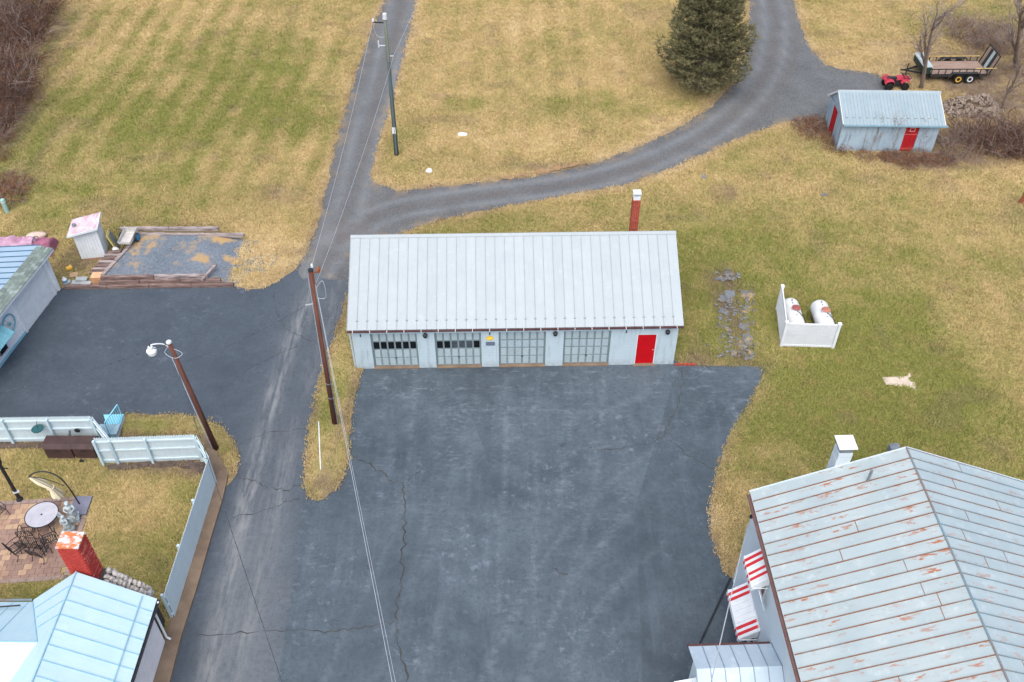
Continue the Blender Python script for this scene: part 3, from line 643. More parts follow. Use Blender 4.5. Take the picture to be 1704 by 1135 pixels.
# ------------------------------------------------------------------ the big house on the right
M_HROOF = roof_metal('weathered_blue_roof', lin(162, 174, 176), lin(150, 165, 169), rust=.95, chalk=lin(182, 191, 193), width=.465)
M_HSEAM = NT('rusty_seam'); _p = M_HSEAM.pos()
M_HSEAM = M_HSEAM.done(M_HSEAM.mix(M_HSEAM.ramp(M_HSEAM.noise(_p, 1.6, 4, .7), .33, .52), lin(112, 120, 122), lin(122, 84, 64)), .85)
M_HWALL = plain('house_wall_paint', lin(198, 210, 216), lin(188, 202, 210), 1.0, .75, fine=24)
M_GUT = plain('brown_gutter', lin(108, 84, 80), lin(92, 70, 66), 3, .6)
M_AWN = plain('awning_white', lin(222, 228, 230), lin(210, 216, 220), 3, .5); M_AWNR = plain('awning_red', lin(206, 50, 58), lin(190, 40, 48), 3, .5)
HO = thing('house', 'two storey pale blue house with a rust streaked standing seam metal roof', 'house', (8.99, 21.66, 0), R(2.1))
HW, HL, HE = 9.9, 14.0, 5.62
hm = MB(); hm.box(0, .2, -HL, 0, 0, HE); hm.box(HW - .2, HW, -HL, 0, 0, HE); hm.box(.2, HW - .2, -.2, 0, 0, HE); hm.box(.2, HW - .2, -HL, -HL + .2, 0, HE)
for ya in (-.2, -HL): hm.prism([(0, ya, HE + .002), (HW, ya, HE + .002), (HW / 2, ya, 7.72)], (0, .2, 0))
obj('wall', hm, M_HWALL, HO)
HR = 7.92; ey = 5.66; ex = -.24; rx = HW / 2
roof = obj('roof', MB().prism([(ex + .02, .14, ey - .04), (rx, .14, HR - .05), (HW - ex - .02, .14, ey - .04), (HW - ex - .02, .14, ey - .1), (rx, .14, HR - .14), (ex + .02, .14, ey - .1)], (0, -HL - .28, 0)), M_HWALL, HO)
ls = math.hypot(rx - ex, HR - ey); N = 31; pw = .465
# left slope: along runs +y so that the panel normal points up and out
def up_slope(parent, x_eave, x_ridge, y0, n, sgn, mats):
    for_dir = Vector((x_ridge - x_eave, 0, HR - ey)).normalized(); a = Vector((0, sgn, 0))
    nr = a.cross(for_dir)
    L = math.hypot(x_ridge - x_eave, HR - ey)
    mb = MB(); g = .004; mb.box(g - pw / 2, pw / 2 - g, 0, L, -.02, 0); mb.box(pw / 2 - .012, pw / 2 + .012, .03, L - .01, -.018, .035, 1)
    me = mb.mesh('roof_panel', mats); rr = random.Random(5)
    lap = MB().box(-pw / 2 + .01, pw / 2 - .02, -.012, .012, 0, .006).mesh('sheet_lap', M_HSEAM)
    for i in range(n):
        s = Vector((x_eave, y0 + sgn * pw * (i + .5), ey + rr.uniform(0, .008)))
        m = Matrix(((a.x, for_dir.x, nr.x, s.x), (a.y, for_dir.y, nr.y, s.y), (a.z, for_dir.z, nr.z, s.z), (0, 0, 0, 1)))
        obj('roof_panel', me, None, parent, mat4=m)
        if rr.random() < .42:
            q = m @ Matrix.Translation((0, L * rr.uniform(.3, .85), .001)); obj('sheet_lap', lap, None, parent, mat4=q)
up_slope(roof, ex, rx, .16 , N, -1, [M_HROOF, M_HSEAM])
M_HSEAM2 = plain('blue_seam', lin(108, 136, 148), lin(128, 96, 78), .8, .8)
up_slope(roof, HW - ex, rx, .16 - N * pw, N, 1, [roof_metal('weathered_blue_roof_right', lin(156, 171, 176), lin(146, 163, 170), rust=.5, chalk=lin(174, 187, 192), width=.465), M_HSEAM2])  # right slope: slightly darker and bluer tone, less rust
obj('ridge_cap', MB().tube([(rx, .17, HR + .015), (rx, -HL - .15, HR + .015)], .035, 6), M_HSEAM2, roof)
obj('verge', MB().beam((ex, .17, ey + .0), (rx, .17, HR), .03, .1).beam((rx, .172, HR), (HW - ex, .172, ey), .03, .1), M_HWALL, roof)
def gutter(parent, p, q, r, mat):
    p, q = Vector(p), Vector(q); d = (q - p).normalized(); sd = Vector((-d.y, d.x, 0)); mb = MB(); vs = []; n = 7
    prof = [(math.cos(math.pi + math.pi * k / (n - 1)) * r, math.sin(math.pi + math.pi * k / (n - 1)) * r) for k in range(n)] + [(math.cos(2 * math.pi - math.pi * k / (n - 1)) * r * .82, math.sin(2 * math.pi - math.pi * k / (n - 1)) * r * .82 + .0) for k in range(n)]
    for c in (p, q): vs += [c + sd * a + Vector((0, 0, b)) for a, b in prof]
    k = len(prof); mb.add(vs, [(i, (i + 1) % k, (i + 1) % k + k, i + k) for i in range(k)] + [tuple(range(k)), tuple(range(k, 2 * k))])
    return obj('gutter', mb, mat, parent)
gutter(HO, (ex - .06, .1, ey - .03), (ex - .06, -HL - .1, ey - .03), .075, M_GUT)
gutter(HO, (HW - ex + .06, .1, ey - .03), (HW - ex + .06, -HL - .1, ey - .03), .075, M_HSEAM2)
obj('vent_pipe', MB().tube([(rx - 1.5, -.75, HR - .85), (rx - 1.5, -.75, HR - .05)], .05, 8), M_STEEL, HO)
# block chimney on the north gable
cx = 2.62; hc = obj('chimney', MB().box(cx + .01, cx + .49, .2, .68, 3.0, 7.6), M_MORTAR, HO, label='square block chimney with a white lid')
bm_ = MB().box(-.25, .25, -.25, .25, 0, .182).mesh('block', M_HWALL)
for i in range(23): obj('block', bm_, None, hc, (cx + .25 + random.uniform(-.008, .008), .44 + random.uniform(-.008, .008), 3.06 + i * .2))
obj('chimney_pot', MB().box(cx + .03, cx + .47, .22, .66, 7.66, 7.8), M_STEEL, hc)
obj('chimney_cap', MB().box(cx - .08, cx + .58, .11, .77, 7.95, 7.99), M_WHITE, hc)
for qx in (cx + .05, cx + .41):
    obj('cap_leg', MB().box(qx, qx + .04, .26, .30, 7.8, 7.95).box(qx, qx + .04, .58, .62, 7.8, 7.95), M_STEEL, hc)
obj('meter_mast', MB().tube([(rx - .3, .12, 4), (rx - .3, .28, 7.0), (rx - .3, .3, 7.75)], .04, 8).box(rx - .48, rx - .12, .2, .5, 7.45, 7.78), M_STEEL, HO)
# awnings: pans of sheet metal with red stripes
def awning(y0, y1, zt, zb, out, stripes, name_lbl):
    aw = obj('awning', MB().beam((-.03, y0, zt), (-.03, y1, zt), .05).beam((-out, y0, zb), (-out, y1, zb), .03).beam((-out, y0 + .03, zb), (-.03, y0 + .03, zb - .03), .03).beam((-out, y1 - .03, zb), (-.03, y1 - .03, zb - .03), .03), M_AWN, HO, label=name_lbl)
    n = max(10, int(abs(y1 - y0) / .115)); wy = (y1 - y0) / n; d = Vector((-out + .03, 0, zb - zt)); L = d.length; d.normalize()
    for i in range(n):
        m = MB(); o = .018 if i % 2 else 0
        p0 = Vector((-.03, y0 + wy * i, zt + o)); e = Vector((0, wy, 0)); nr = Vector((0, 0, 1))
        m.prism([p0, p0 + e * .97, p0 + e * .97 + d * L, p0 + d * L], (0, 0, .02))
        q = p0 + d * L; m.prism([q, q + e * .97, q + e * .97 + Vector((-.02, 0, -.16)), q + e * .5 + Vector((-.02, 0, -.2)), q + Vector((-.02, 0, -.16))], (-.012, 0, 0))
        obj('awning_pan', m, M_AWNR if i in stripes(n) else M_AWN, aw)
    for ys in (y0, y1):                                                # side curtains
        m = MB(); m.prism([(-.03, ys, zt - .01), (-out, ys, zb - .01), (-out, ys, zb - .2), (-.03, ys, zt - .42)], (0, .012 if ys == y0 else -.012, 0)); obj('awning_side', m, M_AWN, aw)
    return aw
awning(-1.72, -3.0, 4.86, 4.28, .62, lambda n: (1, 3, n - 5, n - 3), 'short window awning with two pairs of red stripes')
awning(-1.36, -3.42, 2.02, 1.46, .70, lambda n: (1, 3, n - 4, n - 2), 'long low awning with red stripes at both ends')
for y0, y1, z0, z1 in ((-1.8, -2.9, 3.3, 4.5), (-1.5, -3.3, .5, 1.75)):
    wf = obj('window', MB().box(-.03, -.002, y1, y0, z0, z1), M_WHITE, HO); obj('pane', MB().box(-.036, -.03, y1 + .08, y0 - .08, z0 + .08, z1 - .08), M_DARKGLASS, wf)
obj('window_shutter', MB().obox((-.22, -3.2, 3.75), (.03, .45, .7), (0, R(-18), 0)), M_AWN, HO)
obj('wall_floodlight', MB().lathe([(.03, 0), (.07, .04), (.08, .12), (.02, .14)], (-.1, -.25, 4.6), 8), M_DKMET, HO)
# entrance porch against the west wall
PO = obj('porch', MB().box(-2.75, .0, -6.5, -4.7, 0, 2.85).prism([(-2.75, -4.7, 2.852), (-2.75, -6.5, 2.852), (-2.75, -5.6, 3.42)], (2.75, 0, 0)), M_HWALL, HO)
M_PROOF = roof_metal('porch_roof_paint', lin(176, 192, 204), lin(162, 180, 194), width=.5, chalk=lin(200, 212, 220)); M_PSEAM = plain('porch_seam', lin(130, 150, 164), rough=.7)
def two_way(parent, ye, yr, ze, zr, x0, n, wd, sgn):
    u = Vector((0, yr - ye, zr - ze)); L = u.length; u.normalize(); a = Vector((sgn, 0, 0)); nr = a.cross(u)
    me = MB().box(.004, wd - .004, 0, L, -.02, 0).box(-.012, .012, .02, L - .01, -.018, .03, 1).mesh('roof_panel', [M_PROOF, M_PSEAM])
    for i in range(n):
        s = Vector((x0 + sgn * wd * i, ye, ze)); obj('roof_panel', me, None, parent, mat4=Matrix(((a.x, u.x, nr.x, s.x), (a.y, u.y, nr.y, s.y), (a.z, u.z, nr.z, s.z), (0, 0, 0, 1))))
pr = obj('porch_roof', MB().prism([(-2.92, -4.50, 2.95), (-2.92, -5.6, 3.5), (-2.92, -6.74, 2.95), (-2.92, -6.7, 2.88), (-2.92, -5.6, 3.42), (-2.92, -4.54, 2.88)], (2.9, 0, 0)), M_AWN, PO)
two_way(pr, -4.46, -5.6, 2.98, 3.54, -.02, 6, .49, -1); two_way(pr, -6.78, -5.6, 2.98, 3.54, -2.96, 6, .49, 1)
obj('gutter', MB().box(-2.98, -.06, -4.46, -4.38, 2.9, 2.99), M_MAROON, PO)
obj('porch_canopy', MB().prism([(-2.75, -5.3, 2.3), (-3.5, -5.3, 2.05), (-3.5, -6.8, 2.05), (-2.75, -6.8, 2.3)], (0, 0, .05)).beam((-3.5, -6.0, 2.11), (-2.75, -6.0, 2.36), .03), M_AWN, PO)
obj('porch_door', MB().box(-2.78, -2.752, -6.2, -5.4, .1, 2.0), M_WHITE, PO)
bx = thing('storage_bin', 'small wooden bin with pale slats standing under the long low awning', 'bin', tuple(Vector((8.7, 18.15, 0)))); 
for i in range(4): obj('slat', MB().box(-.3 + i * .16, -.16 + i * .16, -.2, .2, .0, .55), plain('bin_wood', lin(176, 150, 124), lin(150, 124, 100), 5) if i == 0 else bpy.data.materials['bin_wood' if i % 2 == 0 else 'white_paint'], bx)
# dark low step in the asphalt across the apron by the house
dl = MB(); a_, b_ = G(1216, 962), G(1163, 1075); d_ = (b_ - a_); s_ = Vector((-d_.y, d_.x, 0)).normalized() * .045
dl.prism([a_ + s_, a_ - s_, b_ - s_, b_ + s_], (0, 0, .045)); obj('asphalt_step', dl, plain('dark_asphalt', lin(42, 48, 55), lin(30, 34, 40), 3, .8))['kind'] = 'structure'

# ------------------------------------------------------------------ blue roofed house, lower left
M_BROOF = roof_metal('light_blue_roof', lin(178, 204, 215), lin(170, 199, 211), width=.56, chalk=lin(186, 210, 220)); M_BSEAM = plain('light_blue_seam', lin(140, 184, 202), rough=.7)
M_SIDE = plain('white_siding', lin(226, 226, 228), lin(216, 214, 218), 2, .6)
M_STONE = plain('whitewashed_stone', lin(206, 202, 196), lin(120, 114, 112), 7, .9, bump=.5, fine=20, var=.5)
BH = thing('house', 'low house with a light blue metal roof, white siding and a red chimney', 'house', (-13.38, 18.84, 0), R(-.9))
bl = 9.0
obj('wall', MB().box(-.15, 0, -bl, 0, 0, 2.78).box(-4.2, -.15, -.15, 0, 0, 2.78).box(-4.2, -4.05, -bl, -.15, 0, 2.78).prism([(-4.2, -.15, 2.782), (-.05, -.15, 2.782), (-2.08, -.15, 4.4)], (0, .15, 0)), M_HWALL, BH)
sb = MB().box(.002, .03, -bl, .0, 0, .158).mesh('siding_board', M_SIDE)
for i in range(16): obj('siding_board', sb, None, BH, (0, 0, .16 + i * .163), (0, R(3.0), 0))
bz, br_, bxr = 2.92, 4.62, -2.08
brf = obj('roof', MB().prism([(.33, .16, bz - .03), (bxr, .16, br_ - .03), (bxr - 2.14, .16, 2.74), (bxr - 2.1, .16, 2.68), (bxr, .16, br_ - .11), (.33, .16, bz - .1)], (0, -bl - .2, 0)), M_HWALL, BH)
u_ = Vector((bxr - .37, 0, br_ - bz)); L_ = u_.length; u_.normalize(); a_ = Vector((0, -1, 0)); n_r = a_.cross(u_)
if n_r.z < 0: n_r = -n_r
pw = .56; me_ = MB().box(.004, pw - .004, 0, L_, -.02, 0).box(pw - .014, pw + .014, .03, L_ - .02, -.018, .03, 1).mesh('roof_panel', [M_BROOF, M_BSEAM])
for i in range(16):
    s_ = Vector((.37, .2 - pw * i, bz)); obj('roof_panel', me_, None, brf, mat4=Matrix(((a_.x, u_.x, n_r.x, s_.x), (a_.y, u_.y, n_r.y, s_.y), (a_.z, u_.z, n_r.z, s_.z), (0, 0, 0, 1))))
rail = MB(); t0 = .52 / L_; q0 = Vector((.37, 0, bz)) + u_ * .52
rail.tube([q0 + Vector((0, .1, .05)), q0 + Vector((0, -bl, .05))], .018, 5); obj('snow_rail', rail, M_BSEAM, brf)
obj('ridge_cap', MB().tube([(bxr, .2, br_ + .01), (bxr, -bl, br_ + .01)], .03, 6), M_BSEAM, brf)
# west slope and the cross wing
wy, wz, we = -2.2, 4.02, 2.74
kx = bxr - (br_ - wz) / ((br_ - 2.74) / 2.14)
lf = MB(); lf.add([(bxr, .2, br_), (bxr - 2.16, .2, 2.74), (bxr - 2.16, .1, 2.745), (kx, wy, wz + .004), (bxr, wy, br_)], [(0, 1, 2, 3, 4)]); lf.add([(bxr, wy, br_), (kx, wy, wz + .004), (bxr - 2.16, wy - 2.3, 2.74), (bxr - 2.16, -bl, 2.74), (bxr, -bl, br_)], [(0, 1, 2, 3, 4)])
lo_ = obj('roof_panel', lf, M_BROOF, brf)
WX = -9.0
nf = MB(); nf.add([(bxr - 2.16, .1, we), (WX, .02, we), (WX, wy, wz), (kx, wy, wz)], [(0, 1, 2, 3)]); nf.add([(kx, wy, wz), (WX, wy, wz), (WX, wy - 2.3, we), (bxr - 2.16, wy - 2.3, we)], [(0, 1, 2, 3)])
obj('wing_roof', nf, M_BROOF, BH)
sm_ = MB()
for i in range(10):
    x = bxr - 2.3 - i * .56
    sm_.beam((x, .06, we + .015), (x, wy, wz + .015), .022, .03); sm_.beam((x, wy, wz + .015), (x, wy - 2.3, we + .015), .022, .03)
for i in range(1, 4):
    y = .2 - i * .56; t = (i * .56) / 2.2; xe = bxr - 2.16 + (kx - bxr + 2.16) * t; ze = 2.745 + (wz - 2.745) * t
    sm_.beam((bxr, y, br_ + .015), (xe, y + .0, ze + .015), .022, .03)
sm_.beam((bxr - 2.16, .1, we + .02), (kx, wy, wz + .02), .03, .03); sm_.beam((kx, wy, wz + .02), (WX, wy, wz + .02), .03, .03)
obj('wing_seams', sm_, M_BSEAM, BH)
obj('wing_wall', MB().box(WX, bxr - 2.2, wy - 2.1, -.25, 0, we - .03), M_HWALL, BH)
obj('aerial_rod', MB().tube([(-4.35, -.35, 3.25), (-6.6, -.55, 3.2)], .03, 6).box(-5.4, -5.3, -.5, -.4, 2.95, 3.22), M_DKMET, BH)
obj('eave_rail', MB().tube([(bxr - 2.22, .2, we - .02), (WX, .1, we - .02)], .045, 6), M_HSEAM2, BH)
gutter(BH, (.42, .2, bz - .05), (.42, -bl, bz - .05), .06, M_DKMET)
obj('downspout', MB().tube([(.40, .1, bz - .08), (.25, .12, 2.45), (.08, .13, 2.3), (.08, .13, .3), (.2, .12, .16)], .045, 8), M_WHITE, BH)
# chimney: red stack on a shouldered rubble base against the gable
rc = obj('chimney', MB().box(-2.41, -1.67, .33, .95, 3.3, 5.87), plain('red_chimney_core', lin(150, 66, 58), rough=.9), BH, label='broad red painted brick chimney with a lime and orange stained crown')
M_RBR = plain('red_painted_brick', lin(186, 66, 58), lin(160, 52, 46), 6, .85, bump=.5, fine=26, var=.35)
M_RBRW = plain('flaking_red_brick', lin(190, 76, 68), lin(196, 120, 110), 5, .85, bump=.5, fine=26)
bmesh_a, bmesh_b = MB().box(-.095, .095, -.03, .012, 0, .066).mesh('brick', M_RBR), MB().box(-.095, .095, -.03, .012, 0, .066).mesh('brick', M_RBRW)
for row in range(33):
    z = 3.32 + row * .0765; off = .1 if row % 2 else 0
    for k in range(4):
        for (cx_, cy_, rz_) in ((-2.31 + k * .205 + off * .9, .315, 0), ):
            if z > 3.9 and cx_ < -1.62: obj('brick', bmesh_a, None, rc, (min(cx_, -1.765), cy_, z), (random.uniform(-.02, .02), 0, R(180)))
    for k in range(3): obj('brick', random.choice((bmesh_a, bmesh_a, bmesh_a, bmesh_b)), None, rc, (-1.655, .43 + k * .205 + off * .6, z), (0, 0, R(-90)))
    for k in range(3):
        if z > 4.3: obj('brick', bmesh_a, None, rc, (-2.425, .43 + k * .205 + off * .6, z), (0, 0, R(90)))
cr = NT('stained_crown'); _p = cr.pos(); _k = cr.ramp(cr.noise(cr.mapped(_p, (1, 2.2, 1), (0, 0, .6)), 2.2, 4, .7), .42, .54)
M_CROWN = cr.done(cr.mix(_k, lin(206, 214, 220), cr.mix(cr.noise(_p, 6, 3), lin(204, 128, 70), lin(182, 96, 68))), .8)
obj('chimney_crown', MB().box(-2.44, -1.64, .3, .98, 5.87, 5.94), M_CROWN, rc)
sbm = MB()
sbs = obj('stone_base', MB().prism([(-2.35, .05, 0), (-.25, .05, 0), (-.3, .05, 2.6), (-1.35, .05, 3.7), (-2.35, .05, 3.7)], (0, .9, 0)), plain('lime_mortar', lin(70, 66, 66), rough=.95), BH)
stm = [MB().lump((0, 0, 0), (.17, .14, .12), 1, .22, s).mesh('stone', M_STONE) for s in range(4)]
rr = random.Random(3)
for i in range(60):                                                    # sloping shoulder and outer face
    t = (i % 10) / 9; row = i // 10
    if row < 4: p = (-.28 - t * 1.08 + rr.uniform(-.03, .03), .12 + row * .24, 2.62 + t * 1.08)
    else: p = (-.27, .15 + t * .75, 2.4 - (row - 4) * .24)
    obj('stone', stm[rr.randrange(4)], None, sbs, p, (rr.uniform(0, 3), rr.uniform(0, 3), rr.uniform(0, 3)))
# ------------------------------------------------------------------ outbuilding at the left edge
M_ABLUE = plain('turquoise_awning', lin(110, 164, 178), lin(94, 150, 166), 4, .5)
M_SHNG = plain('mossy_shingle', lin(142, 156, 152), lin(104, 122, 110), 3.0, .95, bump=.5, var=1.0)
M_LROOF = roof_metal('pale_blue_sheet', lin(150, 172, 190), lin(138, 162, 182), width=.46); M_LSEAM = plain('deep_blue_seam', lin(74, 108, 134), rough=.7)
M_WBLOCK = block_wall('white_block', lin(228, 231, 234), lin(218, 223, 228), .12)
OB = thing('workshop', 'white block workshop with a blue metal roof edged in mossy shingles', 'workshop', (-24.68, 39.9, 0), R(-8.6))
OL = 12.0
ow = MB(); ow.box(-.2, 0, -OL, 0, 0, 2.66); ow.prism([(-6, 0, 0), (-.2, 0, 0), (-.2, 0, 2.62), (-6, 0, 1.62)], (0, -.2, 0)); ow.box(-6, -5.8, -OL, -.2, 0, 1.55); obj('wall', ow, M_WBLOCK, OB)
gd = obj('garage_door', MB().box(-.012, .03, -3.35, -.5, .02, 2.3), M_WHITE, OB)
for i in range(5): obj('door_panel', MB().box(.03, .045, -3.3, -.55, .06 + i * .45, .06 + i * .45 + .43), M_WHITE, gd)
obj('door_trim', MB().box(-.005, .06, -.49, -.36, 0, 2.45).box(-.005, .06, -3.5, -3.36, 0, 2.45).box(-.005, .06, -3.36, -.49, 2.31, 2.45), M_WHITE, gd)
obj('corner_trim', MB().box(.0, .07, -.12, .05, 0, 2.6), M_WHITE, OB)
ex_, rdx, rdz = .42, -.23, 2.80
obr = obj('roof', MB().prism([(ex_, .25, 2.64), (rdx, .25, rdz - .03), (-6.2, .25, rdz - .03 - 5.97 * .17), (-6.2, .25, rdz - .11 - 5.97 * .17), (rdx, .25, rdz - .13), (ex_, .25, 2.56)], (0, -OL - .3, 0)), M_WHITE, OB)
uo = Vector((rdx - ex_, 0, rdz - 2.67)).normalized(); ao = Vector((0, -1, 0)); no = uo.cross(ao)
if no.z < 0: no = -no
def on_roof(yv, s, h=0): return Vector((ex_, yv, 2.67)) + uo * s + no * h
um_ = Vector((-1, 0, -.17)).normalized(); nm_ = um_.cross(ao)
if nm_.z < 0: nm_ = -nm_
wd = .46; pm_ = MB().box(.004, wd - .004, 0, 6.0, -.015, 0).box(-.02, .02, 0, 6.0, -.015, .04, 1).mesh('roof_panel', [M_LROOF, M_LSEAM])
for i in range(26):
    s = Vector((rdx - .03, .28 - wd * i, rdz)); obj('roof_panel', pm_, None, obr, mat4=Matrix(((ao.x, um_.x, nm_.x, s.x), (ao.y, um_.y, nm_.y, s.y), (ao.z, um_.z, nm_.z, s.z), (0, 0, 0, 1))))
sh = MB().box(.004, .30, 0, .26, -.006, .028).mesh('shingle', M_SHNG)
for r in range(4):
    for i in range(40):
        s = on_roof(.28 - .31 * i - (.15 if r % 2 else 0), -.03 + r * .185, .008 + random.uniform(0, .008)); t = .055
        m = Matrix(((ao.x, uo.x, no.x, s.x), (ao.y, uo.y, no.y, s.y), (ao.z, uo.z, no.z, s.z), (0, 0, 0, 1))) @ Matrix.Rotation(-t, 4, 'X')
        obj('shingle', sh, None, obr, mat4=m)
obj('fascia', MB().box(ex_ - .02, ex_ + .02, -OL, .26, 2.52, 2.68).prism([(ex_, .26, 2.46), (ex_, .26, 2.6), (rdx, .26, rdz - .1), (-6.2, .26, rdz - 1.115), (-6.2, .26, rdz - 1.17), (rdx, .26, rdz - .16)], (0, .03, 0)), M_WHITE, OB)
wl = obj('wheel_ornament', MB(), [M_ABLUE], OB); 
wb = MB(); ring = [(.06, -4.35 + .48 * math.cos(2 * math.pi * k / 20), 1.42 + .48 * math.sin(2 * math.pi * k / 20)) for k in range(21)]
wb.tube(ring, .04, 5, False); wb.lathe([(.1, 0), (.1, .1), (.03, .12)], (.02, -4.35, 1.42), 8, 'x')
wl.data = wb.mesh('wheel_ornament', M_ABLUE)
for k in range(10):
    a = 2 * math.pi * k / 10; obj('spoke', MB().beam((.06, -4.35 + .08 * math.cos(a), 1.42 + .08 * math.sin(a)), (.06, -4.35 + .45 * math.cos(a), 1.42 + .45 * math.sin(a)), .025), M_WHITE, wl)
la = obj('awning', MB().beam((.02, -5.0, 2.1), (.02, -7.2, 2.1), .04), M_ABLUE, OB, label='ribbed turquoise awning')
for i in range(14):
    y = -5.0 - i * .16; obj('awning_pan', MB().prism([(.02, y, 2.1 + .012 * (i % 2)), (.02, y - .15, 2.1 + .012 * (i % 2)), (.8, y - .15, 1.55 + .012 * (i % 2)), (.8, y, 1.55 + .012 * (i % 2))], (0, 0, .02)), M_ABLUE, la)
ac = obj('window_unit', MB().box(.003, .34, -6.0, -5.35, .75, 1.2), M_STEEL, OB); obj('grille', MB().box(.34, .35, -5.95, -5.4, .8, 1.15), M_DARKGLASS, ac)
sk = MB().box(.0, .03, -OL, -3.5, 0, .18); obj('skirting', sk, plain('turquoise_skirting', lin(140, 190, 208), rough=.7), OB)

# ------------------------------------------------------------------ small white garden shed
SS = thing('garden_shed', 'small white board shed with a stained pale pink roof beside the gravel pad', 'shed', (-24.22, 42.38, 0), R(9.6))
sw, sd_ = 1.32, 1.12
obj('shed_base', MB().box(.05, sw - .05, .02, sd_ - .05, 0, .16), plain('tan_skid', lin(176, 138, 110), lin(150, 116, 92), 5), SS)
obj('wall', MB().prism([(0.02, .02, .16), (sw - .02, .02, .16), (sw - .02, .02, 2.16), (.02, .02, 1.9)], (0, sd_ - .04, 0)), M_WHITE, SS)
for i in range(8):
    x0, x1 = i * sw / 8, (i + 1) * sw / 8
    obj('board', MB().prism([(x0, .0, .14), (x1 - .008, .0, .14), (x1 - .008, .0, 1.9 + .26 * x1 / sw), (x0, .0, 1.9 + .26 * x0 / sw)], (0, .018, 0)), M_WHITE, SS)
for i in range(7):
    y0 = .02 + i * .156; obj('board', MB().box(sw - .018, sw, y0, y0 + .15, .14, 2.1 if not 2 <= i <= 4 else 1.86), M_WHITE, SS)
obj('vent_slot', MB().box(sw - .012, sw + .004, .34, .78, 1.9, 2.08), M_DKMET, SS)
M_PINK = plain('stained_pink_roof', lin(200, 194, 202), lin(174, 138, 146), 5, .8, var=0, streak=(1, .4, 1))
rfm = [Vector((-.22, -.28, 1.9)), Vector((sw + .14, -.22, 2.2)), Vector((sw + .12, sd_ + .16, 2.24)), Vector((-.16, sd_ + .14, 1.94))]
obj('roof', MB().prism(rfm, (0, 0, .05)), M_PINK, SS); obj('roof_edge', MB().beam(rfm[0] + Vector((0, -.02, .02)), rfm[1] + Vector((0, -.02, .02)), .03, .12).beam(rfm[1] + Vector((.02, 0, .02)), rfm[2] + Vector((.02, 0, .02)), .03, .12), M_WHITE, SS)
obj('roof_vent', MB().box(.0, .18, .45, .62, 2.0, 2.16), M_STEEL, SS)

# ------------------------------------------------------------------ block shed with red doors, upper right
M_SROOF = roof_metal('pale_teal_roof', lin(144, 156, 161), lin(134, 148, 155), width=.44); M_SSEAM = plain('pale_teal_rib', lin(132, 166, 182), rough=.7)
M_SWALL = block_wall('streaked_blue_block', lin(160, 178, 190), lin(146, 166, 180), .75)
M_OLDRED = plain('old_red_boards', lin(186, 24, 34), lin(150, 30, 34), 4, .8, var=.3)
SH = thing('block_shed', 'pale blue block shed with a ribbed metal roof and red plank doors', 'shed', (21.05, 53.75, 0), R(-1.4))
W2, D2, RY2 = 6.15, 3.6, 2.2
obj('wall', MB().box(0, 2.0 + 2.05, 0, .2, 0, 2.1).box(4.05, 4.9, 0, .2, 1.98, 2.1).box(4.9, W2, 0, .2, 0, 2.1).box(0, .2, .2, 1.5, 0, 2.1).box(0, .2, 2.6, D2, 0, 1.9).box(0, .2, 1.5, 2.6, 1.98, 2.1).box(W2 - .2, W2, .2, D2, 0, 1.9).box(.2, W2 - .2, D2 - .2, D2, 0, 1.8).prism([(0, .05, 2.102), (0, D2 - .25, 2.102), (0, RY2, 3.05)], (.2, 0, 0)).prism([(W2 - .2, .05, 2.102), (W2 - .2, D2 - .25, 2.102), (W2 - .2, RY2, 3.05)], (.2, 0, 0)), M_SWALL, SH)
d1 = obj('door', MB().box(4.06, 4.89, .06, .1, .05, 1.97), M_OLDRED, SH, label='red plank door with a pale square window frame')
for i in range(6): obj('plank', MB().box(4.065 + i * .1375, 4.065 + i * .1375 + .13, .035, .06, .06, 1.95), M_OLDRED, d1)
obj('window_frame', MB().box(4.33, 4.66, .02, .034, 1.5, 1.54).box(4.33, 4.66, .02, .034, 1.74, 1.78).box(4.33, 4.37, .02, .034, 1.54, 1.74).box(4.62, 4.66, .02, .034, 1.54, 1.74), plain('worn_pink_paint', lin(222, 170, 168), rough=.8), d1)
obj('door_rail', MB().box(4.08, 4.87, .018, .034, .2, .28).box(4.08, 4.87, .018, .034, 1.25, 1.33), plain('worn_red_paint', lin(202, 84, 80), rough=.8), d1)
d2 = obj('door', MB().box(.06, .1, 1.52, 2.58, .05, 1.95), M_OLDRED, SH, label='faded red plank side door')
for i in range(7): obj('plank', MB().box(.03, .06, 1.525 + i * .15, 1.525 + i * .15 + .14, .06, 1.94), M_OLDRED, d2)
sr = obj('roof', MB().prism([(-.05, -.2, 2.12), (-.05, RY2, 3.14), (-.05, D2 + .3, 1.85), (-.05, D2 + .3, 1.77), (-.05, RY2, 3.04), (-.05, -.2, 2.04)], (W2 + .3, 0, 0)), M_WHITE, SH)
def ribbed(parent, st, a, u, n, wd, L):
    a = Vector(a); u = Vector(u).normalized(); nr = a.cross(u); mb = MB().box(.003, wd - .003, 0, L, -.02, 0)
    for q in (0, wd / 2): mb.box(q - .018, q + .018, 0, L - .01, -.018, .022, 1)
    me = mb.mesh('roof_panel', [M_SROOF, M_SSEAM])
    for i in range(n):
        s = Vector(st) + a * wd * i; obj('roof_panel', me, None, parent, mat4=Matrix(((a.x, u.x, nr.x, s.x), (a.y, u.y, nr.y, s.y), (a.z, u.z, nr.z, s.z), (0, 0, 0, 1))))
ribbed(sr, (-.06, -.26, 2.12), (1, 0, 0), (0, RY2 + .26, 1.04), 15, .428, math.hypot(RY2 + .26, 1.04))
ribbed(sr, (W2 + .28, D2 + .36, 1.84), (-1, 0, 0), (0, RY2 - D2 - .36, 1.32), 15, .428, math.hypot(RY2 - D2 - .36, 1.32))
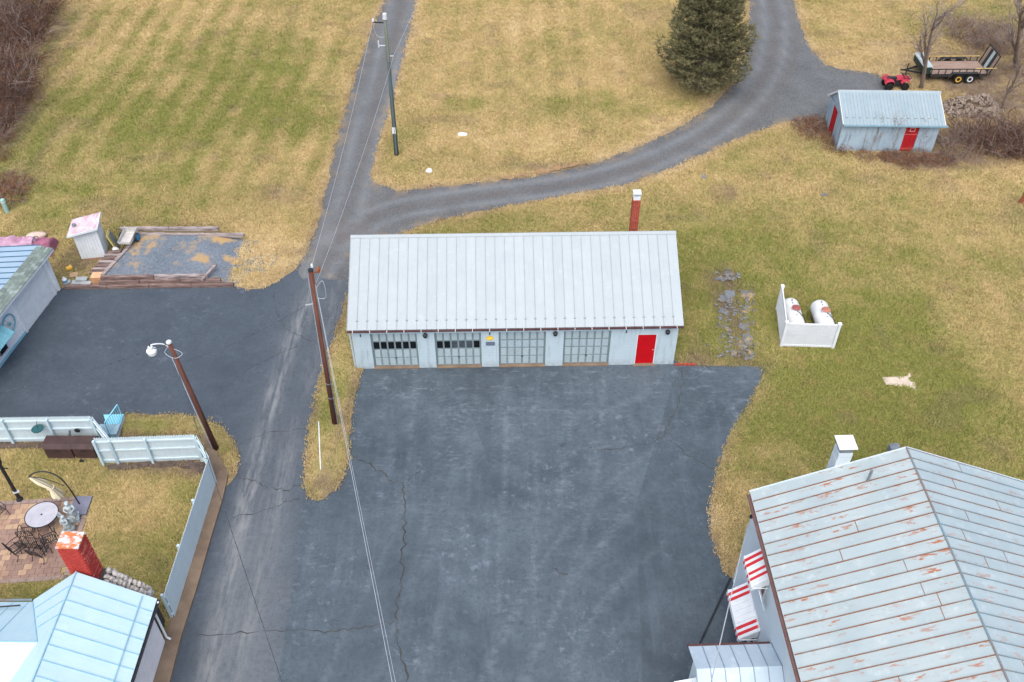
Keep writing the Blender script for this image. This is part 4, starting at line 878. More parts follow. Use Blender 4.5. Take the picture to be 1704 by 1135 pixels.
obj('ridge_cap', MB().prism([(-.1, RY2 - .2, 3.08), (-.1, RY2, 3.2), (-.1, RY2 + .2, 3.08)], (W2 + .4, 0, 0)), M_SROOF, sr)
sgm = MB().box(-.07, .07, -.02, .02, 0, .04).mesh('snow_guard', plain('tan_metal', lin(150, 158, 150), rough=.7))
for i in range(14): obj('snow_guard', sgm, None, sr, (.2 + .43 * i, .22, 2.12 + .48 * 1.04 / (RY2 + .26) + .01), (R(23), 0, 0))
obj('gutter', MB().box(-.06, W2 + .35, -.34, -.27, 2.02, 2.12), M_SSEAM, SH)
obj('barge_board', MB().beam((-.09, -.24, 2.1), (-.09, RY2, 3.1), .03, .14).beam((-.09, RY2, 3.1), (-.09, D2 + .36, 1.82), .03, .14), M_WHITE, SH)

# ------------------------------------------------------------------ utility poles and lines
M_POLE = plain('creosoted_pole', lin(106, 66, 54), lin(72, 46, 40), 2, .85, bump=.4, streak=(6, 6, .4))
M_POLEG = plain('weathered_pole', lin(104, 112, 108), lin(88, 92, 74), 1.4, .85, bump=.4, streak=(5, 5, .3))
M_CABLE = plain('bare_cable', lin(176, 182, 190), rough=.5, bump=0); M_BLACKC = plain('black_cable', lin(40, 46, 54), lin(84, 90, 98), 9, .6, bump=0)
M_PORC = plain('porcelain', lin(204, 210, 216), rough=.3, bump=0); M_RUST = plain('rusty_iron', lin(150, 92, 62), lin(110, 66, 46), 8, .9)
def at_top(u0, v0, u1, v1):
    """foot on the ground and the tip of a pole, from the sighted foot and tip"""
    b = G(u0, v0); h = top_for((b.x, b.y), v1); d = (G(u1, v1, h) - b); return b, Vector((d.x, d.y, h))
b1, t1 = at_top(558, 706, 517, 450)
P1 = thing('utility_pole', 'tall brown wooden utility pole standing on the narrow grass island', 'utility pole', tuple(b1))
obj('pole', MB().tube([(0, 0, -.2), t1 * .5, t1], [.145, .125, .10], 12), M_POLE, P1, smooth=True)
def along(t, k, off=(0, 0, 0)): return t * k + Vector(off)
obj('pole_cap', MB().tube([t1, t1 + Vector((0, 0, .04))], [.12, .11], 10), M_DKMET, P1)
obj('conduit', MB().tube([along(t1, .02, (.16, -.14, 0)), along(t1, .5, (.13, -.13, 0)), along(t1, .9, (.10, -.1, 0))], .03, 6), M_STEEL, P1)
obj('ground_wire', MB().tube([along(t1, .4, (-.14, -.06, 0)), along(t1, .97, (-.14, -.03, 0))], .012, 4), M_CABLE, P1)
for k in (.2, .3): obj('pole_band', MB().tube([along(t1, k), along(t1, k + .006)], .15, 12), M_STEEL, P1)
ins = obj('insulator', MB().lathe([(.03, 0), (.09, .03), (.05, .06), (.09, .09), (.05, .12), (.08, .15), (.03, .2)], tuple(along(t1, 1.0, (.32, -.02, -.02))), 10), M_RUST, P1)
obj('insulator_arm', MB().beam(along(t1, .985), along(t1, .995, (.36, -.02, 0)), .05), M_RUST, P1)
obj('insulator', MB().lathe([(.03, 0), (.06, .04), (.03, .08), (.06, .12), (.02, .2)], tuple(along(t1, 1.0, (.05, .12, .05))), 8), M_PORC, P1)
obj('bracket', MB().beam(along(t1, .8, (-.45, 0, 0)), along(t1, .81), .04), M_CABLE, P1)
obj('jumper_wire', MB().tube(smooth_line([along(t1, .9, (.1, 0, 0)), along(t1, .93, (.42, 0, .1)), along(t1, .87, (.45, 0, -.2)), along(t1, .84, (.12, 0, 0))], 5), .014, 4), M_CABLE, P1)
b2, t2 = at_top(361, 748, 281, 570)
P2 = thing('utility_pole', 'leaning brown wooden pole with a white lamp at its top beside the fence corner', 'utility pole', tuple(b2))
obj('pole', MB().tube([(0, 0, -.2), t2 * .5, t2], [.13, .11, .09], 12), M_POLE, P2, smooth=True)
obj('pole_cap', MB().tube([t2, t2 + Vector((0, 0, .06))], [.12, .11], 12), M_PORC, P2)
hd = t2 + Vector((-.78, -.1, -.32))
obj('lamp_arm', MB().tube(smooth_line([t2 * .95, t2 * .97 + Vector((-.3, 0, .12)), hd + Vector((.12, 0, .3)), hd + Vector((0, 0, .18))], 5), .028, 6), M_PORC, P2)
lh = obj('lamp_head', MB().lathe([(.05, .2), (.1, .18), (.1, .06), (.2, .0), (.22, -.06), (.05, -.05)], tuple(hd), 14), M_WHITE, P2, smooth=False)
obj('lamp_lens', MB().lathe([(.19, -.05), (.19, -.2), (.12, -.28), (.02, -.3)], tuple(hd), 14), plain('milky_lens', lin(204, 210, 206), rough=.3, bump=0), lh); obj('photocell', MB().lathe([(.04, .2), (.045, .27), (.01, .29)], tuple(hd), 8), M_DKMET, lh)
obj('jumper_wire', MB().tube(smooth_line([t2 * .98, t2 * .93 + Vector((-.35, 0, -.1)), t2 * .88 + Vector((0, -.1, 0)), t2 * .9 + Vector((.35, 0, .05)), t2 * .95 + Vector((.05, 0, 0))], 6), .014, 4), M_CABLE, P2)
obj('conduit', MB().tube([t2 * .88 + Vector((-.1, -.1, 0)), t2 * .5 + Vector((-.13, -.1, 0)), t2 * .03 + Vector((-.15, -.1, 0))], .02, 5), M_CABLE, P2)
b3, t3 = at_top(660, 258, 640, 25)
P3 = thing('utility_pole', 'weathered grey green utility pole beside the gravel lane in the field', 'utility pole', tuple(b3))
obj('pole', MB().tube([(0, 0, -.2), t3 * .5, t3], [.15, .12, .10], 12), M_POLEG, P3, smooth=True)
obj('pole_cap', MB().tube([t3 * .975, t3 * 1.01], [.14, .12], 10), M_PORC, P3)
obj('insulator_arm', MB().beam(t3 * .95, t3 * .95 + Vector((-.75, 0, .05)), .06), M_DKMET, P3); obj('insulator', MB().lathe([(.03, 0), (.08, .05), (.04, .1), (.07, .15), (.02, .22)], tuple(t3 * .95 + Vector((-.7, 0, .06))), 8), M_PORC, P3)
obj('bracket', MB().beam(t3 * .80, t3 * .80 + Vector((-.5, 0, 0)), .05).beam(t3 * .80 + Vector((-.5, 0, -.1)), t3 * .80 + Vector((-.5, 0, .3)), .07), M_PORC, P3)
obj('bracket', MB().beam(t3 * .73, t3 * .73 + Vector((.32, 0, 0)), .05), M_PORC, P3)
obj('conduit', MB().tube([t3 * .02 + Vector((.02, -.17, 0)), t3 * .7 + Vector((.02, -.14, 0))], .06, 8), plain('plastic_conduit', lin(92, 112, 122), rough=.6), P3)
obj('number_plate', MB().box(-.11, .11, -.215, -.2, 1.7, 2.15), M_WHITE, P3)
obj('jumper_wire', MB().tube(smooth_line([t3 * .95 + Vector((-.6, 0, 0)), t3 * .92 + Vector((-.7, 0, 0)), t3 * .86 + Vector((-.5, 0, 0)), t3 * .86], 6), .014, 4), M_CABLE, P3)
def line(p, q, sag, r, mat, label, bands=0):
    p, q = Vector(p), Vector(q); n = 24; mb = MB()
    mb.tube([p.lerp(q, i / n) - Vector((0, 0, sag * 4 * (i / n) * (1 - i / n))) for i in range(n + 1)], r, 5)
    return tag(obj('power_line', mb, mat), label, 'power line')
T1, T2, T3 = b1 + t1, b2 + t2, b3 + t3
line(T1 + Vector((.05, .12, .15)), b3 + t3 * .95 + Vector((-.7, 0, .2)), .35, .008, M_CABLE, 'upper bare wire from the island pole to the grey field pole')
line(b1 + t1 * .93 + Vector((.15, 0, 0)), b3 + t3 * .73 + Vector((.32, 0, 0)), .35, .008, M_CABLE, 'lower bare wire from the island pole to the grey field pole')
line(b3 + t3 * .95 + Vector((-.7, 0, .2)), b3 + t3 + Vector((5, 45, 3)), .6, .008, M_CABLE, 'bare wire running on past the field pole at its top')
line(b3 + t3 * .73 + Vector((.32, 0, 0)), b3 + t3 * .75 + Vector((6.5, 45, 3)), .6, .008, M_CABLE, 'bare wire running on past the field pole on its right')
e1 = G(655, 1150, 6.4)
line(b1 + t1 * .93 + Vector((.12, -.1, 0)), e1 + (e1 - T1) * .15, .55, .008, M_CABLE, 'pale service wire crossing the parking lot from the island pole')
line(b1 + t1 * .86 + Vector((.16, -.12, 0)), e1 + (e1 - T1) * .15 + Vector((.12, 0, .02)), .42, .006, M_CABLE, 'thinner wire close beside the pale service wire over the lot')
e2 = G(0, 648, 5.2)
line(T2 * 1.0 + Vector((-.12, 0, -.1)), e2 + (e2 - T2) * .2, .25, .016, M_BLACKC, 'dark twisted wire from the lamp pole towards the left edge')
e3 = G(474, 1150, 5.0)
line(b2 + t2 * .93 + Vector((0, -.1, 0)), e3 + (e3 - T2) * .1, .5, .014, M_BLACKC, 'dark twisted wire dropping from the lamp pole along the driveway')
line(b2 + t2 * .82 + Vector((.25, .1, 0)), b1 + t1 * .8 + Vector((-.4, 0, 0)), .2, .011, M_BLACKC, 'thin dark wire strung between the lamp pole and the island pole')
line(Vector((8.85, 21.4, 4.2)), G(1180, 1150, 6.2), .3, .018, M_CABLE, 'grey wire hanging along the west wall of the big house')
# ------------------------------------------------------------------ board fences round the yard
M_FENCE = plain('pale_blue_fence_paint', lin(196, 212, 218), lin(188, 206, 213), 2, .6, var=.1); M_FENCEP = plain('fence_post_paint', lin(186, 208, 216), lin(176, 200, 210), 3, .6)
def fence(label, pts, h, out, spacing=1.95, posts_in=True, posts=None, base=None):
    """pointed pickets on the outer side, three rails and square posts on the yard side; out = side sign of the pickets"""
    a0 = Vector(pts[0]); t = thing('picket_fence', label, 'fence', tuple(a0), 0, 'board fences round the yard')
    pw_ = .105; me = MB().prism([(-pw_ / 2 + .004, 0, .06), (pw_ / 2 - .004, 0, .06), (pw_ / 2 - .004, 0, h - .07), (0, 0, h), (-pw_ / 2 + .004, 0, h - .07)], (0, .02, 0)).mesh('picket', M_FENCE)
    for p, q in zip(pts[:-1], pts[1:]):
        p, q = Vector(p) - a0, Vector(q) - a0; d = (q - p); L = d.length; d.normalize(); nr = Vector((-d.y, d.x, 0)) * out; ang = math.atan2(d.y, d.x)
        n = int(L / pw_)
        for i in range(n): obj('picket', me, None, t, p + d * (pw_ * (i + .5)) + nr * .03 + Vector((0, 0, random.uniform(-.008, .008))), (0, 0, ang if out > 0 else ang + math.pi))
        for z in (.28, .95, h - .28): obj('rail', MB().beam(p + nr * .0 + Vector((0, 0, z)), q + Vector((0, 0, z)), .045, .09), M_FENCE, t)
        k = max(1, round(L / spacing))
        for i in range(k + 1): c = p + d * (L * i / k) - nr * .07; obj('post', MB().obox(c + Vector((0, 0, (h - .1) / 2)), (.1, .1, h - .1), (0, 0, ang)), M_FENCEP, t)
    return t
fa, fb, fc = G(339, 767), Vector((-13.17, 26.68, 0)), Vector((-13.32, 19.95, 0))
fence('white side fence running down the concrete strip to the blue roofed house', [fb, fc], 1.8, 1, 2.2)
f2 = G(174, 773)
fence('white fence section between the brown cupboards and the corner lamp pole', [f2, fa, fb], 1.8, 1)
f1r = G(160, 733); f1r = Vector((-19.0, 29.05, 0)); f1l = Vector((-29, 28.85, 0))
fence('white back fence at the left edge beside the dark asphalt', [f1l, f1r], 1.75, 1)
fence('short white fence return beside the turquoise landing', [f1r, Vector((-17.75, 27.72, 0))], 1.75, 1)
dish = thing('hanging_planter', 'dark green planter dish hanging on the white back fence', 'planter', (-21.4, 28.9, 1.28))
obj('dish', MB().lathe([(.05, -.1), (.26, .0), (.28, .04), (.2, .03)], (0, -.2, 0), 10), plain('dark_green_metal', lin(44, 88, 92), rough=.5), dish); obj('hook', MB().tube([(0, -.2, .03), (0, -.1, .3), (0, 0, .34)], .012, 4), M_DKMET, dish)
th = thing('thermometer', 'narrow grey thermometer hanging on the white back fence', 'thermometer', (-20.1, 28.78, .72)); obj('backboard', MB().obox((0, -.03, .16), (.1, .03, .55), (0, .3, 0)), M_STEEL, th)
pl = thing('fence_plaque', 'small dark round plaque on the white back fence', 'plaque', (-19.75, 28.86, 1.02)); obj('disc', MB().lathe([(.0, 0), (.13, 0), (.13, -.03), (0, -.03)], (0, 0, 0), 12, 'y'), M_DKMET, pl)
# turquoise landing with a balustrade
M_TURQ = plain('turquoise_paint', lin(138, 206, 224), lin(124, 194, 214), 3, .6)
q = [G(172, 690, .35), G(206, 689, .35), G(194, 726, .35), G(184, 727, .35)]
lg = thing('landing', 'small turquoise landing with a railing outside the fence gate', 'landing', (q[0].x, q[0].y, 0)); q = [p - q[0] + Vector((0, 0, .35)) for p in q]
obj('deck', MB().prism([p - Vector((0, 0, .05)) for p in q], (0, 0, .05)), M_TURQ, lg)
obj('riser', MB().prism([Vector((p.x * .97 + .02, p.y * .97 - .02, 0)) for p in q], (0, 0, .29)), M_WHITE, lg)
obj('step', MB().box(.1, 1.05, -1.35, -.72, .352, .5), plain('grey_step', lin(150, 176, 188), rough=.7), lg)
r0, r1 = Vector((1.0, -.25, .36)), Vector((.75, -1.35, .36)); up = Vector((0, 0, .95))
rl = obj('railing', MB().beam(r0, r0 + up, .04).beam(r1, r1 + up, .04).beam(r0 + up, r1 + up, .045).beam(r0 + up * .1, r1 + up * .1, .035), M_TURQ, lg)
for i in range(1, 8): obj('baluster', MB().beam(r0.lerp(r1, i / 8) + up * .1, r0.lerp(r1, i / 8) + up, .018), M_TURQ, rl)
# brown cupboards against the fence
M_BROWN = plain('dark_brown_resin', lin(76, 58, 56), lin(62, 48, 48), 3, .5)
for x, lb, wv in ((-21.1, 'left one of two dark brown storage chests by the white fence', 1.22), (-19.82, 'right one of two dark brown storage chests, next to the free fence end', .95)):
    s = thing('storage_chest', lb, 'chest', (x, 28.02, 0), R(-1), 'brown storage chests'); dd = .72
    obj('body', MB().box(0, wv, 0, dd, .08, .72), M_BROWN, s)
    obj('lid', MB().prism([(-.03, -.03, .722), (-.03, dd + .03, .722), (-.03, dd - .1, .92), (-.03, .12, .92)], (wv + .06, 0, 0)), M_BROWN, s)
    obj('plinth', MB().box(.02, wv - .02, -.02, dd, 0, .078), M_CONC, s); obj('handle', MB().box(wv / 2 - .1, wv / 2 + .1, -.05, -.03, .6, .64), M_DKMET, s)
wh = thing('cart_wheel', 'small dark wheel lying on the soil below the brown chests', 'wheel', (-19.5, 27.82, .1)); obj('tyre', MB().lathe([(.03, -.03), (.1, -.03), (.1, .03), (.03, .03)], (0, 0, 0), 10, 'y'), M_DKMET, wh)
stw = MB().lump((0, 0, .04), (.07, .06, .05), 1, .2, 2).mesh('garden_stone', M_WHITE)
for u, v in ((268, 774), (291, 773)): o = obj('garden_stone', stw, None, None, G(u, v)); tag(o, 'small white stone on the mulch under the white fence', 'stone', 'white stones under the fence')

# ------------------------------------------------------------------ patio with its furniture
M_PAV = [plain('paver_%s' % nm, lin(*c), lin(*d), 4, .9, bump=.35, fine=30, var=.2) for nm, c, d in (('tan', (170, 140, 120), (152, 124, 106)), ('rose', (150, 124, 112), (134, 110, 100)), ('sand', (182, 154, 128), (166, 140, 116)))]
M_PEDGE = plain('paver_edge', lin(156, 138, 130), lin(136, 118, 112), 4, .9, bump=.35, var=.2)
pa = thing('patio', 'x', 'patio', (-18.4, 25.9, 0), R(4.5)); del pa['label'], pa['category']; pa['kind'] = 'structure'
obj('patio_bed', MB().box(-7.4, 0, -4.25, 0, -.03, .022), plain('joint_sand', lin(112, 96, 84), rough=.95), pa)
pml = [MB().box(-.002, .33, -.002, .25, 0, .05).mesh('paver', m) for m in M_PAV]; pls = [MB().box(0, .33, 0, .52, 0, .05).mesh('paver', m) for m in M_PAV]
rr = random.Random(11); y = -.22; row = 0
while y > -4.0:
    x = -.24 - (.16 if row % 2 else 0)
    while x > -7.2:
        k = int(np.clip(vnoise(np.array([x]), np.array([y]), .9, 77)[0] * 3.4 - .2, 0, 2)); 
        if rr.random() < .25: k = rr.randrange(3)
        obj('paver', pml[k], None, pa, (x - .34, y - .26, .018 + rr.uniform(0, .006)), (0, 0, rr.uniform(-.008, .008))); x -= .345
    y -= .262; row += 1
pe = MB().box(0, .32, 0, .2, 0, .06).mesh('edge_paver', M_PEDGE)
for i in range(22): obj('edge_paver', pe, None, pa, (-.34 - i * .335, -.205, .02)); obj('edge_paver', pe, None, pa, (-.34 - i * .335, -4.24, .02))
for i in range(12): obj('edge_paver', pe, None, pa, (-.005, -.21 - i * .335 - .0, .02), (0, 0, R(-90)) ) if False else obj('edge_paver', pe, None, pa, (-.01, -.55 - i * .335 + .0, .02), (0, 0, R(90)))
def ptz(u, v): p = G(u, v); return (p.x, p.y, .07)
M_IRON = plain('wrought_iron', lin(44, 44, 48), lin(32, 32, 36), 8, .5)
tb = thing('patio_table', 'round glass topped patio table', 'table', (-19.86, 24.36, .07))
obj('table_top', MB().lathe([(.0, .70), (.66, .70), (.66, .715), (0, .715)], (0, 0, 0), 28), plain('frosted_glass', lin(176, 176, 184), lin(160, 162, 172), 3, .12), tb)
obj('rim', MB().tube([(.67 * math.cos(2 * math.pi * k / 28), .67 * math.sin(2 * math.pi * k / 28), .708) for k in range(29)], .022, 5, False), M_IRON, tb)
obj('hub', MB().lathe([(.04, .715), (.04, .735), (.0, .74)], (0, 0, 0), 8), M_IRON, tb)
for k in range(4): a = math.pi / 4 + k * math.pi / 2; obj('leg', MB().tube([(.5 * math.cos(a), .5 * math.sin(a), .69), (.4 * math.cos(a), .4 * math.sin(a), .35), (.55 * math.cos(a), .55 * math.sin(a), 0)], .018, 5), M_IRON, tb)
def chair(label):
    t = thing('patio_chair', label, 'chair', (0, 0, 0), 0, 'wrought iron patio chairs')
    s = MB().tube([(-.26, -.24, .42), (.26, -.24, .42), (.26, .24, .42), (-.26, .24, .42), (-.26, -.24, .42)], .018, 5)
    for i in range(6): s.beam((-.26 + .087 * (i + .5), -.24, .42), (-.26 + .087 * (i + .5), .24, .42), .02, .008)
    obj('seat', s, M_IRON, t)
    b = MB().tube(smooth_line([(-.27, .25, .4), (-.28, .33, .75), (-.2, .38, .95), (.2, .38, .95), (.28, .33, .75), (.27, .25, .4)], 4), .018, 5)
    for i in range(6): x = -.19 + .076 * i; b.tube([(x, .26, .43), (x * 1.1, .36, .9)], .009, 4)
    obj('backrest', b, M_IRON, t)
    for sx in (-1, 1):
        obj('leg', MB().tube(smooth_line([(sx * .25, -.23, .42), (sx * .27, -.3, .2), (sx * .28, -.24, 0)], 3), .016, 5), M_IRON, t)
        obj('leg', MB().tube(smooth_line([(sx * .25, .24, .42), (sx * .27, .2, .2), (sx * .28, .34, 0)], 3), .016, 5), M_IRON, t)
        obj('armrest', MB().tube(smooth_line([(sx * .27, .3, .62), (sx * .31, .0, .66), (sx * .3, -.26, .62), (sx * .26, -.24, .42)], 3), .018, 5), M_IRON, t)
    return t
c0 = chair('black iron chair nearest the red chimney'); pp = ptz(88, 906); c0.location = pp; c0.rotation_euler = (0, 0, R(-150))
for (u, v), a, lb in (((52, 896), -170, 'black iron chair drawn up right below the glass table'), ((72, 928), 165, 'black iron chair in front, closest to the blue roof'), ((36, 922), 140, 'black iron chair at the left end of the tangled group'), ((2, 862), 60, 'black iron chair cut off at the left edge of the patio')):
    dup(c0, ptz(u, v), R(a), lb)
lb_ = thing('patio_bench', 'black iron two seat glider between the iron chairs', 'bench', ptz(62, 915), R(175))
s = MB().tube([(-.5, -.24, .42), (.5, -.24, .42), (.5, .24, .42), (-.5, .24, .42), (-.5, -.24, .42)], .018, 5)
for i in range(12): s.beam((-.5 + .083 * (i + .5), -.24, .42), (-.5 + .083 * (i + .5), .24, .42), .02, .008)
obj('seat', s, M_IRON, lb_); b = MB().tube([(-.5, .25, .4), (-.5, .36, .92), (.5, .36, .92), (.5, .25, .4)], .018, 5)
for i in range(12): x = -.45 + .08 * i; b.tube([(x, .26, .43), (x, .35, .9)], .009, 4)
obj('backrest', b, M_IRON, lb_)
for sx in (-1, 1):
    for sy in (-1, 1): obj('leg', MB().tube([(sx * .48, sy * .24, .42), (sx * .5, sy * .3, 0)], .016, 5), M_IRON, lb_)
# cantilever parasol, folded
pc = ptz(134, 842); um = thing('cantilever_parasol', 'folded cream and grey striped cantilever parasol on a square grey base', 'parasol', pc)
obj('base', MB().prism([(-.3, -.55, 0), (.45, -.55, 0), (.42, .42, 0), (-.32, .42, 0)], (0, 0, .08)), plain('grey_base', lin(120, 122, 138), lin(108, 110, 126), 3, .7), um)
pole = smooth_line([(0, 0, .08), (-.1, .0, 1.2), (-.3, 0, 1.95), (-.75, 0, 2.3), (-1.25, 0, 2.2), (-1.55, 0, 1.95)], 6)
obj('pole', MB().tube(pole, .03, 7), M_IRON, um)
obj('strut', MB().tube(smooth_line([(-1.5, 0, 1.95), (-.9, 0, 1.8), (-.25, 0, 1.35)], 4), .016, 5), M_IRON, um)
M_CREAM = plain('cream_canvas', lin(222, 212, 184), lin(206, 196, 168), 5, .9); M_STRIPE = plain('grey_canvas', lin(140, 132, 112), rough=.9)
ca = obj('canopy', MB(), [M_CREAM, M_STRIPE], um); cb = MB()
spine = smooth_line([(-1.52, 0, 1.93), (-1.15, -.02, 1.6), (-.85, -.04, 1.3), (-.72, -.06, .95), (-.62, -.06, .7)], 4); n = 14; vs = []
rad = [.04, .07, .1, .13, .15, .15, .14, .13, .11, .12, .14, .17, .2, .22, .23, .23, .2][:len(spine)]
for i, p in enumerate(spine):
    for k in range(n):
        a = 2 * math.pi * k / n; r = rad[i] * (1.15 if k % 2 else .75); vs.append(p + Vector((math.cos(a) * r, math.sin(a) * r, 0)))
for i in range(len(spine) - 1):
    for k in range(n): cb.add([vs[i * n + k], vs[i * n + (k + 1) % n], vs[(i + 1) * n + (k + 1) % n], vs[(i + 1) * n + k]], [(0, 1, 2, 3)], 1 if k % 4 == 0 else 0)
ca.data = cb.mesh('canopy', [M_CREAM, M_STRIPE]); obj('strap', MB().tube([spine[8] + Vector((math.cos(a) * .15, math.sin(a) * .15, 0)) for a in [2 * math.pi * k / 10 for k in range(11)]], .02, 4, False), M_CREAM, ca)
# garden statues
M_LEAD = plain('weathered_plaster', lin(186, 196, 200), lin(126, 140, 146), 6, .8, bump=.4, fine=18)
def statue(label, loc, rz, hgt, wings):
    t = thing('garden_statue', label, 'statue', loc, rz); k = hgt
    obj('plinth', MB().box(-.2 * k, .2 * k, -.2 * k, .2 * k, 0, .16 * k).box(-.16 * k, .16 * k, -.16 * k, .16 * k, .16 * k, .22 * k), M_LEAD, t)
    b = MB().lathe([(.15 * k, .22 * k), (.17 * k, .3 * k), (.12 * k, .5 * k), (.10 * k, .62 * k), (.13 * k, .74 * k), (.12 * k, .82 * k), (.05 * k, .86 * k), (.045 * k, .88 * k)], (0, 0, 0), 12)
    for i in range(5): a = -2.4 + i * .4; b.tube([(.15 * k * math.cos(a), .15 * k * math.sin(a), .24 * k), (.1 * k * math.cos(a), .1 * k * math.sin(a), .6 * k)], .02 * k, 5)
    for sx in (-1, 1): b.tube([(sx * .12 * k, 0, .8 * k), (sx * .19 * k, -.05 * k, .66 * k), (sx * .06 * k, -.16 * k, .62 * k)], [.045 * k, .038 * k, .03 * k], 6)
    obj('figure', b, M_LEAD, t, smooth=True)
    h = MB().lump((0, -.01 * k, .95 * k), (.07 * k, .08 * k, .09 * k), 2, .03, 3).lump((0, -.09 * k, .945 * k), (.015 * k, .02 * k, .02 * k), 1, 0, 1); obj('head', h, M_LEAD, t, smooth=True)
    obj('hair', MB().lump((0, .02 * k, .98 * k), (.08 * k, .08 * k, .08 * k), 2, .08, 4), M_LEAD, t)
    if wings:
        for sx in (-1, 1):
            w_ = obj('wing', MB().prism([(sx * .04 * k, .1 * k, .6 * k), (sx * .1 * k, .12 * k, .85 * k), (sx * .36 * k, .2 * k, .95 * k), (sx * .44 * k, .2 * k, .78 * k), (sx * .34 * k, .18 * k, .5 * k), (sx * .14 * k, .12 * k, .42 * k)], (0, .03 * k, 0)), M_LEAD, t)
            for i in range(5): obj('feather', MB().beam((sx * (.1 + .06 * i) * k, .09 * k, (.8 + .02 * i) * k), (sx * (.12 + .065 * i) * k, .13 * k, (.42 + .05 * i) * k), .05 * k, .02 * k), M_LEAD, w_)
    return t
statue('pale grey standing figure statue beside the grey parasol base', ptz(125, 866), R(20), 1.15, False)
statue('pale grey winged angel statue in front of the standing figure', ptz(116, 884), R(-15), .95, True)
bp = G(34, 833); lp = thing('yard_lamp', 'black lamp post at the left edge of the patio', 'lamp post', (bp.x, bp.y, .02)); 
obj('post', MB().lathe([(.16, 0), (.14, .1), (.08, .2), (.07, 2.4), (.09, 2.45), (.05, 2.5)], (0, 0, 0), 10), M_IRON, lp); obj('crossbar', MB().beam((-.3, 0, 2.2), (.25, 0, 2.2), .04), M_IRON, lp)
obj('band', MB().lathe([(.1, .58), (.1, .66)], (0, 0, 0), 10).box(.06, .18, -.04, .04, .58, .66), M_PORC, lp)
ln = obj('lantern', MB().lathe([(.1, 2.5), (.14, 2.55), (.16, 2.85), (.2, 2.88), (.04, 3.02), (.01, 3.1)], (0, 0, 0), 6), M_IRON, lp); obj('pane', MB().lathe([(.125, 2.57), (.15, 2.84)], (0, 0, 0), 8), M_GREYGLASS, ln)

# ------------------------------------------------------------------ propane tanks behind a vinyl screen
M_VINYL = plain('white_vinyl', lin(222, 226, 230), lin(214, 220, 226), 2, .45); M_LID = plain('rusted_lid', lin(172, 120, 104), lin(150, 92, 78), 7, .8); M_LID2 = plain('red_lid', lin(150, 88, 84), lin(128, 72, 70), 7, .7)
def tank(label, loc, lid):
    t = thing('propane_tank', label, 'propane tank', loc, 0, 'white propane tanks'); r = .46; L = 2.3
    prof = [(.02, -L / 2)] + [(r * math.sin(a), -L / 2 + r * .75 - r * .75 * math.cos(a)) for a in (.35, .7, 1.05, 1.35, 1.57)] + [(r * math.sin(a), L / 2 - r * .75 + r * .75 * math.cos(a)) for a in (1.57, 1.35, 1.05, .7, .35)] + [(.02, L / 2)]
    obj('shell', MB().lathe(prof, (0, 0, .72), 22, 'y'), plain('tank_paint_%s' % lid.name, lin(214, 216, 216), lin(188, 192, 192), 2.2, .45, streak=(2.5, .8, 1)), t, smooth=True)
    d = obj('valve_dome', MB().lathe([(.2, 1.14), (.2, 1.27), (.22, 1.28)], (.05, 0, 0), 14), M_VINYL, t); obj('lid', MB().lathe([(.225, 1.281), (.225, 1.31), (.12, 1.35), (.02, 1.36)], (.05, 0, 0), 14), lid, d)
    for y in (-.65, .65): obj('saddle', MB().box(-.34, .34, y - .06, y + .06, 0, .34), M_CONC, t)
    obj('hose', MB().tube(smooth_line([(.05, -.15, 1.2), (.2, -.35, 1.22), (.5, -.5, .8), (.52, -.6, .05)], 5), .018, 5), M_DKMET, t); obj('lifting_lug', MB().box(-.02, .02, L / 2 - .5, L / 2 - .42, 1.15, 1.25), M_STEEL, t); obj('gauge', MB().lathe([(.03, 1.15), (.03, 1.2)], (.0, .5, 0), 8).lathe([(.03, 1.15), (.03, 1.2)], (.02, -.42, 0), 8), M_DKMET, t)
    return t
tank('white propane tank close behind the left lattice panel, with a dark red lid', (14.55, 36.95, 0), M_LID2)
tank('white propane tank standing clear on the right, with a rust brown lid', (16.05, 36.8, 0), M_LID)
a, b, c = G(1299, 577), G(1385, 580), Vector((14.08, 38.2, 0))
sc_ = thing('lattice_screen', 'white vinyl lattice screen around two propane tanks on the lawn', 'screen', tuple(a)); hS = 1.66
pts = [c - a, Vector((0, 0, 0)), b - a]
for p in pts:
    po = obj('post', MB().box(p.x - .065, p.x + .065, p.y - .065, p.y + .065, -.1, hS), M_VINYL, sc_); obj('post_cap', MB().box(p.x - .09, p.x + .09, p.y - .09, p.y + .09, hS, hS + .05).prism([(p.x - .08, p.y - .08, hS + .051), (p.x + .08, p.y - .08, hS + .051), (p.x + .08, p.y + .08, hS + .051), (p.x - .08, p.y + .08, hS + .051)], (0, 0, .03)), M_VINYL, po)
for p, q in ((pts[0], pts[1]), (pts[1], pts[2])):
    d = q - p; L = d.length; d.normalize()
    for z in (.14, hS - .08): obj('rail', MB().beam(p + d * .07 + Vector((0, 0, z)), q - d * .07 + Vector((0, 0, z)), .05, .12), M_VINYL, sc_)
    lt = MB(); z0, z1 = .2, hS - .14; hh = z1 - z0; st = .094; nr = Vector((-d.y, d.x, 0))
    for sg_, off in ((1, .005), (-1, -.005)):
        k = -hh
        while k < L:
            s0, s1 = max(k, .07), min(k + hh, L - .07)
            if s1 - s0 > .03:
                za, zb = (z0 + s0 - k, z0 + s1 - k) if sg_ > 0 else (z1 - (s0 - k), z1 - (s1 - k))
                lt.beam(p + d * s0 + nr * off + Vector((0, 0, za)), p + d * s1 + nr * off + Vector((0, 0, zb)), .008, .042)
            k += st
    obj('lattice', lt, M_VINYL, sc_)

